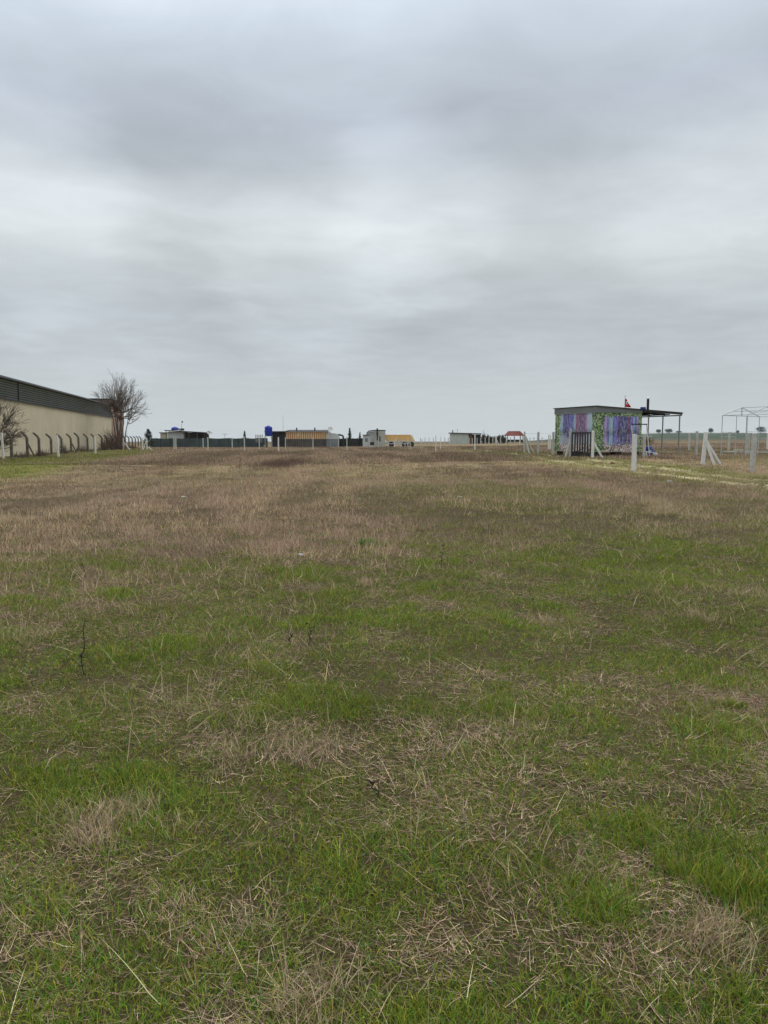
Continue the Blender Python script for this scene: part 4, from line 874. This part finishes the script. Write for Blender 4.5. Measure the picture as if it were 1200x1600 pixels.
an = empty('antenna', base(442, 131.5), 0, 'very thin tall mast above the black open shed', 'mast'); MB().tube((0,.6,0), (0,.6,5.7), .035, .02, 5).build('mast', m_galv, an)
pp = empty('pipe', base(535, 131), 0, 'thick black bent pipe above the dark fence right of the pale lean-to', 'pipe')
MB().tube((.15,0,0), (.15,0,1.9), .16, n=10).tube((.15,0,1.95), (-.75,0,2.15), .16, n=10).tube((-.75,0,2.2), (-.8,0,1.9), .15, n=10).build('pipe_body', m_black, pp)
bkt = MB().lathe([(.1,0),(.28,.35),(.3,.35),(.3,.38)], n=12).build('white_pot', m_litter); bkt.location = base(413.5, 128); tag(bkt, 'white funnel shaped pot at the foot of the blue tank stand', 'pot')
# pale cabin
x0 = xat(573.5, 121); z0 = tz(x0, 121); s_ = 121/F
h3 = empty('cabin', (x0, 121, z0), 0, 'pale boxy cabin with curved grey roof edge left of the yellow trailer', 'cabin')
MB().box(0, 12*s_, .4, 4, -.2, 2.55).build('wall', m_lite, h3); MB().box(12*s_, 28.5*s_, -.2, 4, -.2, 2.62).build('front_wall', M('beige_panel', (.36,.36,.31), .8, .1, 1), h3)
MB().path([(-.05,.1,1.7),(-.02,.1,2.35),(.35,.1,2.66),(1.4,.1,2.76),(28.5*s_,.1,2.74)], .07, .07, 6).build('roof_edge', m_dark, h3)
MB().box(.3, 29*s_, .2, 4.1, 2.625, 2.72).build('roof', m_greyfascia, h3)
wn = MB().box(19*s_, 21*s_, -.24, -.202, .95, 1.75).build('window', m_glass, h3)
wn = MB().box(15.2*s_, 17*s_, -.24, -.202, 1.1, 1.9).build('window', m_glass, h3)
MB().tube((16*s_,-.45,1.9), (16*s_,-.45,3.05), .13, n=10).build('stove_pipe', m_black, h3)
x1 = xat(567, 119.5); an_ = empty('annex', (x1, 119.5, tz(x1, 119.5)), 0, 'low light grey annex with flat dark roof at the left of the pale cabin', 'shed')
MB().box(0, 1.15, 0, 1.0, -.1, 1.95).build('wall', m_lite, an_); MB().box(-.08, 1.22, -.15, 1.05, 1.95, 2.03).build('roof', m_dark, an_); MB().box(.35, .8, -.03, -.002, .9, 1.5).build('door_window', m_greyfascia, an_)
o = MB().box(-.3, .3, -.2, .2, .05, .32).box(-.26, .26, -.16, .16, .32, .36).build('white_box', m_litter); o.location = base(581, 111); tag(o, 'small white box on the ground before the pale cabin', 'box')
o = MB().box(-.33, .33, -.2, .2, .35, .85).box(-.28, -.2, -.1, .1, 0, .35).box(.2, .28, -.1, .1, 0, .35).build('crate', m_dark); o.location = base(581.5, 117); tag(o, 'dark crate on legs behind the small white box', 'crate')
# yellow trailer
x0 = xat(600, 122); z0 = tz(x0, 122); s_ = 122/F; tr = empty('tipper_trailer', (x0, 122, z0), 0, 'yellow tipper trailer with ribbed sides parked right of the pale cabin', 'trailer')
Lb = 41*s_
MB().hexa([(.3,0,.98),(Lb,0,.98),(Lb,2.2,.98),(.3,2.2,.98)], [(0,0,2.02),(Lb,0,1.98),(Lb,2.2,1.98),(0,2.2,2.02)]).build('tipper_body', m_yellow, tr)
for i in range(7): q_ = .5+(Lb-.7)*i/6; MB().box(q_-.04, q_+.04, -.07, -.003, 1.0, 1.95).build('rib', m_yellow, tr)
MB().box(.05, Lb+.03, -.09, -.072, 1.94, 2.02).build('top_rail', m_yellow, tr)
MB().hexa([(Lb+.02,.1,.95),(Lb+.75,.1,.95),(Lb+.75,2.1,.95),(Lb+.02,2.1,.95)], [(Lb+.02,.1,1.95),(Lb+.28,.1,1.9),(Lb+.28,2.1,1.9),(Lb+.02,2.1,1.95)]).build('tail_panel', m_yellow, tr)
MB().box(.5, Lb+.7, .1, .35, .72, .94).box(.5, Lb+.7, 1.8, 2.05, .72, .94).build('chassis', m_lite, tr)
MB().box(.3, Lb, -.03, .09, .50, .62).build('side_guard', m_lite, tr)
for q_ in (1.2, 3.4, 4.5):
    for yy in (.05, 1.85):
        wh = MB().add([], []); vs = []
        wh.tube((q_,yy,.45), (q_,yy+.25,.45), .45, n=20); wo_ = wh.build('wheel', m_tyre, tr); MB().tube((q_,yy-.02,.45), (q_,yy-.001,.45), .18, n=14).build('rim', m_dconc, wo_)
# far pale hut
x0 = xat(704.5, 156); z0 = tz(x0, 156); s_ = 156/F
h4 = empty('hut', (x0, 156, z0), 0, 'far pale green hut with black roof edge and brown open side', 'hut')
MB().corr(0, 27.5*s_, -.1, 2.15, 0, .5, .03).build('wall', M('pale_green_sheet', (.42,.46,.42), .7, .08, 1), h4); MB().box(.0, 27.5*s_, .02, 3, -.1, 2.14).build('inner_wall', m_lite, h4)
MB().box(27.6*s_, 33*s_, .2, 3, -.1, 2.1).build('brown_wall', m_rust, h4); MB().box(33*s_, 47*s_, 1.6, 3, .0, 2.0).build('back_wall', m_dark, h4)
MB().hexa([(-.3,-.3,2.2),(47.5*s_,-.3,2.05),(47.5*s_,3.2,2.05),(-.3,3.2,2.2)], [(-.3,-.3,2.36),(47.5*s_,-.3,2.2),(47.5*s_,3.2,2.2),(-.3,3.2,2.36)]).build('roof', m_black, h4)
for q_ in (37*s_, 46*s_): MB().beam((q_,0,-.1), (q_,0,2.06), .12).build('porch_post', m_wood, h4)
MB().tube((3*s_,.5,2.2), (3*s_,.5,2.9), .10, n=8).build('stove_pipe', m_black, h4)
# gazebo
gx0, gy0, gz0 = base(803, 150); s_ = 150/F; gz = empty('gazebo', (gx0, gy0, gz0), 0, 'open gazebo with dark red tiled hip roof', 'gazebo')
mb = MB(); a_ = 14*s_; b_ = 9*s_
mb.add([(-a_,-1.7,1.55),(a_,-1.7,1.55),(a_,1.7,1.55),(-a_,1.7,1.55),(-b_,0,2.50),(b_,0,2.50)], [(0,1,5,4),(1,2,5),(2,3,4,5),(3,0,4),(3,2,1,0)]); mb.build('roof', m_redtile, gz)
mb = MB()
for i in range(19):
    f_ = i/18; mb.beam((-a_+2*a_*f_,-1.71,1.56), (-b_+2*b_*f_,-.02,2.52), .05, .04)
mb.build('tile_ridge', m_redtile, gz)
for q_ in (-1.5, -.2, 1.1, 1.55): MB().beam((q_,-1.4,-.1), (q_,-1.4,1.6), .13).build('gazebo_post', m_wood, gz)
MB().box(-1.6, 1.6, -1.35, -1.3, .35, .8).build('railing', m_dark, gz)

# ------------------------------------------------------------------ vegetation in the distance
def conifer(px, D, h, r_, label, n=900, top=True):
    rt = empty('conifer', base(px, D), rng.uniform(0, 6), label, 'tree'); MB().tube((0,0,-.1), (0,0,h), .09*h/3, .01, 7).build('trunk', m_bark, rt); mb = MB()
    for lv in range(int(h*5)):
        f_ = (lv+1)/(h*5); zz_ = .25+f_*(h-.3); rr = r_*(1-f_)**.8*rng.uniform(.7, 1.15)
        for k in range(9):
            a = rng.uniform(0, 6.28); e = V3((math.cos(a)*rr, math.sin(a)*rr, zz_-rr*.15+rng.uniform(-.05,.1))); c_ = V3((0,0,zz_))
            for q_ in range(max(2, n//(int(h*5)*9))):
                t_ = rng.uniform(.2, 1); p = c_+(e-c_)*t_+rng.normal(0, .05*r_, 3); d = rng.normal(size=3); d /= np.linalg.norm(d); s = np.cross(d, rng.normal(size=3)); s /= np.linalg.norm(s)
                mb.add([p-d*.10, p+s*.035, p+d*.10, p-s*.035], [(0,1,2,3)])
    mb.build('crown', m_leafD, rt)
conifer(232, 122, 3.1, 1.45, 'large dark conifer at the left end of the netting fence', 2600)
conifer(382.5, 130, 2.9, .55, 'small dark conifer rising from the middle of the netting fence', 1500)
conifer(546.5, 128, 3.3, .62, 'slim tall dark conifer right of the black bent pipe', 2000)
conifer(562.5, 128, 2.5, .42, 'short dark conifer just left of the pale cabin', 1500)
def bush(px, D, rx, h, label, mat, n=500, size=.12, name='bush', cat='bush', group=None, trunk=False):
    rt = empty(name, base(px, D), rng.uniform(0, 6), label, cat, group); mb = MB(); zb = h*.12 if trunk else 0
    mb.leaves((0,0,zb+(h-zb)*.5), (rx, rx, (h-zb)*.62), n, size, .2, 9); mb.build('crown' if trunk else 'foliage', mat, rt); mb = MB()
    for i in range(4): mb.tube((rng.normal(0,rx*.08),rng.normal(0,rx*.08),-.1), (rng.normal(0,rx*.3), rng.normal(0,rx*.3), h*.7), size*.35, size*.12, 5)
    mb.build('trunk' if trunk else 'stem', m_bark, rt)
GH = 'dark winter bushes of the hedge left of the gazebo'
for px, rx, h, lb in ((756, .75, 2.0, 'rounded dark bush at the right end of the far hut, highest of the hedge'), (761.5, .7, 1.7, 'dark bush second from the far hut in the hedge'), (767, .8, 1.55, 'dark bush third from the far hut in the hedge'),
                      (773.5, .85, 1.5, 'dark bush in the middle of the hedge, third from the gazebo'), (780, .8, 1.5, 'dark bush second from the gazebo in the hedge'), (787, .8, 1.75, 'dark bush touching the left side of the gazebo roof')):
    bush(px, 158, rx, h, lb, m_leafB, 700, .13, group=GH)
GT = 'lone trees on the far green ridge'
def ridge_tree(px, w_px, h_px, label, D=860):
    s = D/F; x = xat(px, D); bush(px, D, w_px*s/2, h_px*s, label, m_leafF, 1600, .38, 'tree', 'tree', GT, True)
ridge_tree(1029, 8, 6, 'small faint tree on the far ridge seen just left of the middle canopy post')
ridge_tree(1044.5, 13, 6, 'wide flat crowned tree on the far ridge between two canopy posts')
ridge_tree(1060, 9, 3, 'low bush on the far ridge right of the outer canopy post')
ridge_tree(1110, 8, 7, 'round tree alone on the far ridge between propped posts and metal frame')
ridge_tree(1152, 4, 4, 'tiny tree on the far ridge inside the left bay of the metal frame')
ridge_tree(1188, 17, 9, 'largest tree on the far ridge behind the right part of the metal frame')

# ------------------------------------------------------------------ bare trees
def bare(loc, stems, L0, r0, label, maxlev=4, seed=1, kids=(5, 5, 4, 3), spread=.55, vine=None, minr=.02, name='bare_tree', trop=.12, lr=.62, wig=.10, f0=.25):
    rg = np.random.default_rng(seed); rt = empty(name, loc, 0, label, 'tree'); tr_, cr_ = MB(), MB()
    def grow(p, d, L, r, lev):
        mb = tr_ if lev == 0 else cr_; nseg = 5 if lev < 2 else 3; pts = [p]; nodes = []
        for i in range(nseg):
            d = d+rg.normal(0, wig, 3)+V3((0,0,trop)); d /= np.linalg.norm(d); q_ = p+d*L/nseg; ra = r*(1-.65*i/nseg); rb = r*(1-.65*(i+1)/nseg)
            mb.tube(p, q_, max(ra, minr), max(rb, minr*.8), 7 if lev == 0 else (5 if lev == 1 else 3), False); nodes.append((q_, d.copy(), rb, (i+1)/nseg)); p = q_
        if lev < maxlev:
            for k in range(kids[lev]):
                f_ = rg.uniform(f0 if lev == 0 else .2, 1); q_, dd, rr, _ = nodes[min(nseg-1, int(f_*nseg))]
                t_ = rg.normal(size=3); t_ -= dd*np.dot(t_, dd); t_ /= np.linalg.norm(t_); a = rg.uniform(.3, 1)*spread*(1.35 if lev == 0 else .85)
                grow(q_, dd*math.cos(a)+t_*math.sin(a), L*(lr if lev or f0 < .4 else lr*1.12)*rg.uniform(.75, 1.2), rr*.62, lev+1)
    for d, k in stems: d = V3(d); d /= np.linalg.norm(d); grow(V3((rg.normal(0, .15), rg.normal(0, .15), -.1)), d, L0*k, r0*math.sqrt(k), 0)
    tr_.build('trunk', m_bark, rt); cr_.build('crown', m_bark, rt)
    if vine:
        mb = MB()
        for c_, r_, n_ in vine: mb.leaves(c_, r_, n_, .10, .1, 8)
        mb.build('vine', m_barkred, rt)
    return rt
def fan_tree(loc, label, seed):
    rg = np.random.default_rng(seed); rt = empty('bare_tree', loc, 0, label, 'tree'); tr_, cr_, vi_ = MB(), MB(), MB(); nodes = []
    for dx, dy, h, r in ((-1.15,0,6.3,.15),(-.75,.3,6.8,.16),(-.25,-.2,6.0,.17),(.15,.2,5.4,.19),(.75,-.1,5.6,.17),(1.5,.2,5.2,.14),(.35,.6,6.4,.14)):
        p = V3((dx*.25, dy*.3, -.15)); n = 9
        for i in range(n):
            f = (i+1)/n; q_ = V3((dx*(.25+.75*f**1.1), dy*f, h*f))+rg.normal(0, .045, 3); tr_.tube(p, q_, .72*r*(1-.75*i/n), .72*r*(1-.75*f), 7, False); p = q_
            if f > .30: nodes.append((q_, r*(1-.75*f), f))
    C_ = V3((.3, 0, 5.2))
    def shoot(p, tgt, r, lev):
        L = np.linalg.norm(tgt-p); pts = [p]; n = 5 if lev == 0 else 3; side = rg.normal(0, .05*L, 3); sag = .10*L if lev == 0 else .04*L
        for i in range(1, n+1):
            f = i/n; pts.append(p+(tgt-p)*f+side*math.sin(f*3.1)-V3((0,0,1))*sag*math.sin(f*3.1)+rg.normal(0, .015*L, 3)*(f < 1))
        for i in range(n): cr_.tube(pts[i], pts[i+1], max(.007, r*(1-.8*i/n)), max(.006, r*(1-.8*(i+1)/n)), 4 if lev == 0 else 3, False)
        if lev < 2:
            d = (tgt-p)/L
            for k in range(8 if lev == 0 else 4):
                f = rg.uniform(.15, .92); b0 = p+(tgt-p)*f; b0 = pts[int(f*n)]+(pts[min(n, int(f*n)+1)]-pts[int(f*n)])*(f*n-int(f*n))
                t_ = rg.normal(size=3); t_ -= d*np.dot(t_, d); t_ /= np.linalg.norm(t_)+1e-6; a = rg.uniform(.25, .75); l2 = L*(1.02-f*.55)*rg.uniform(.30, .55)
                dd = d*math.cos(a)+t_*math.sin(a)+V3((0,0,.12)); shoot(b0, b0+dd/np.linalg.norm(dd)*l2, r*.42, lev+1)
    for k in range(74):
        th = rg.uniform(-1.25, 1.62); az_ = rg.normal(0, .75); u = V3((math.sin(th)*abs(math.cos(az_)), math.sin(az_)*.8, math.cos(th)))
        tgt = C_+u*V3((4.7, 4.0, 5.2))*rg.uniform(.72, 1.0); best = min(range(8), key=lambda _: 0); cand = [nodes[rg.integers(len(nodes))] for _ in range(5)]
        nd = min(cand, key=lambda c: np.linalg.norm(c[0]+u*2-tgt)); shoot(nd[0], tgt, min(.055, nd[1]*.8), 0)
    tr_.build('trunk', m_bark, rt); cr_.build('crown', m_twig, rt)
    for c_, r_, n_ in (((-.9,0,6.3),(.45,.5,.45),300),((-.3,0,5.5),(.6,.5,.7),380),((.1,0,4.4),(.5,.5,.8),220)): vi_.leaves(c_, r_, n_, .09, .1, 8)
    vi_.build('vine', m_barkred, rt)
fan_tree(base(187, 103), 'big bare tree with fan of twigs at the warehouse corner', 4)
q = (-31.3, 57.2, tz(-31.3, 57.2))
bare(q, [((.3,0,1),1.0),((.7,-.1,1),1.0),((.1,.2,1),.9),((-.3,-.2,1),.9),((.9,.1,.7),.9)], 2.4, .10, 'bare many branched bush cut by the left edge before the warehouse', 4, 9, (7, 6, 5, 3), .6, None, .010, 'bare_bush', .04, .62)
def thicket(px, D, w, h, n, label, mat, name='thicket'):
    o = MB(); x0 = 0
    for i in range(n):
        a = rng.normal(0, w*.45); b_ = rng.normal(0, .6); L = h*rng.uniform(.35, 1)*math.exp(-(a/w)**2); d = V3((rng.normal(0,.25), rng.normal(0,.25), 1)); p = V3((a, b_, -.05)); 
        for s in range(3): q_ = p+d/np.linalg.norm(d)*L/3; o.tube(p, q_, .018-.004*s, .014-.004*s, 3, False); p = q_; d = d+rng.normal(0, .3, 3)*V3((1,1,.3))
    o = o.build(name, mat); o.location = base(px, D); return tag(o, label, 'bush', 'brown winter thickets along the warehouse fence')
thicket(176, 99.5, 1.7, 3.4, 380, 'dense brown thicket at the foot of the big bare tree', m_barkred)
thicket(166, 97, 1.0, 2.0, 220, 'low brown thicket left of the big tree thicket', m_barkred)
thicket(65, 64, .5, .9, 150, 'small brown scrub at the foot of the third bent post', m_bark)
thicket(99, 75, .5, 1.4, 110, 'curly scrub between the white post and the fifth bent post', m_bark)
thicket(33, 59, .8, .7, 150, 'low scrub between the two bent posts nearest the left edge', m_bark)
thicket(206, 112, 1.0, 1.0, 160, 'brown scrub right of the braced white post by the tree', m_barkred)
thicket(128, 86, 1.3, 1.1, 160, 'sparse scrub between the seventh and eighth bent posts', m_bark)

# ------------------------------------------------------------------ haze: damp air over the plain
HZ = MB().box(-4300, 4300, -80, 4800, -40, 26).build('haze', None); hm = bpy.data.materials.new('haze_air'); hm.use_nodes = True; ht = hm.node_tree; ht.nodes.clear()
pv = N(ht, 'ShaderNodeVolumePrincipled', inp={'Color': (.86,.92,.96,1), 'Density': .00012, 'Anisotropy': 0.0}); ho = N(ht, 'ShaderNodeOutputMaterial'); ht.links.new(pv.outputs[0], ho.inputs['Volume'])
HZ.data.materials.append(hm); tag(HZ, 'thin pale haze over the whole plain', 'haze', kind='stuff')
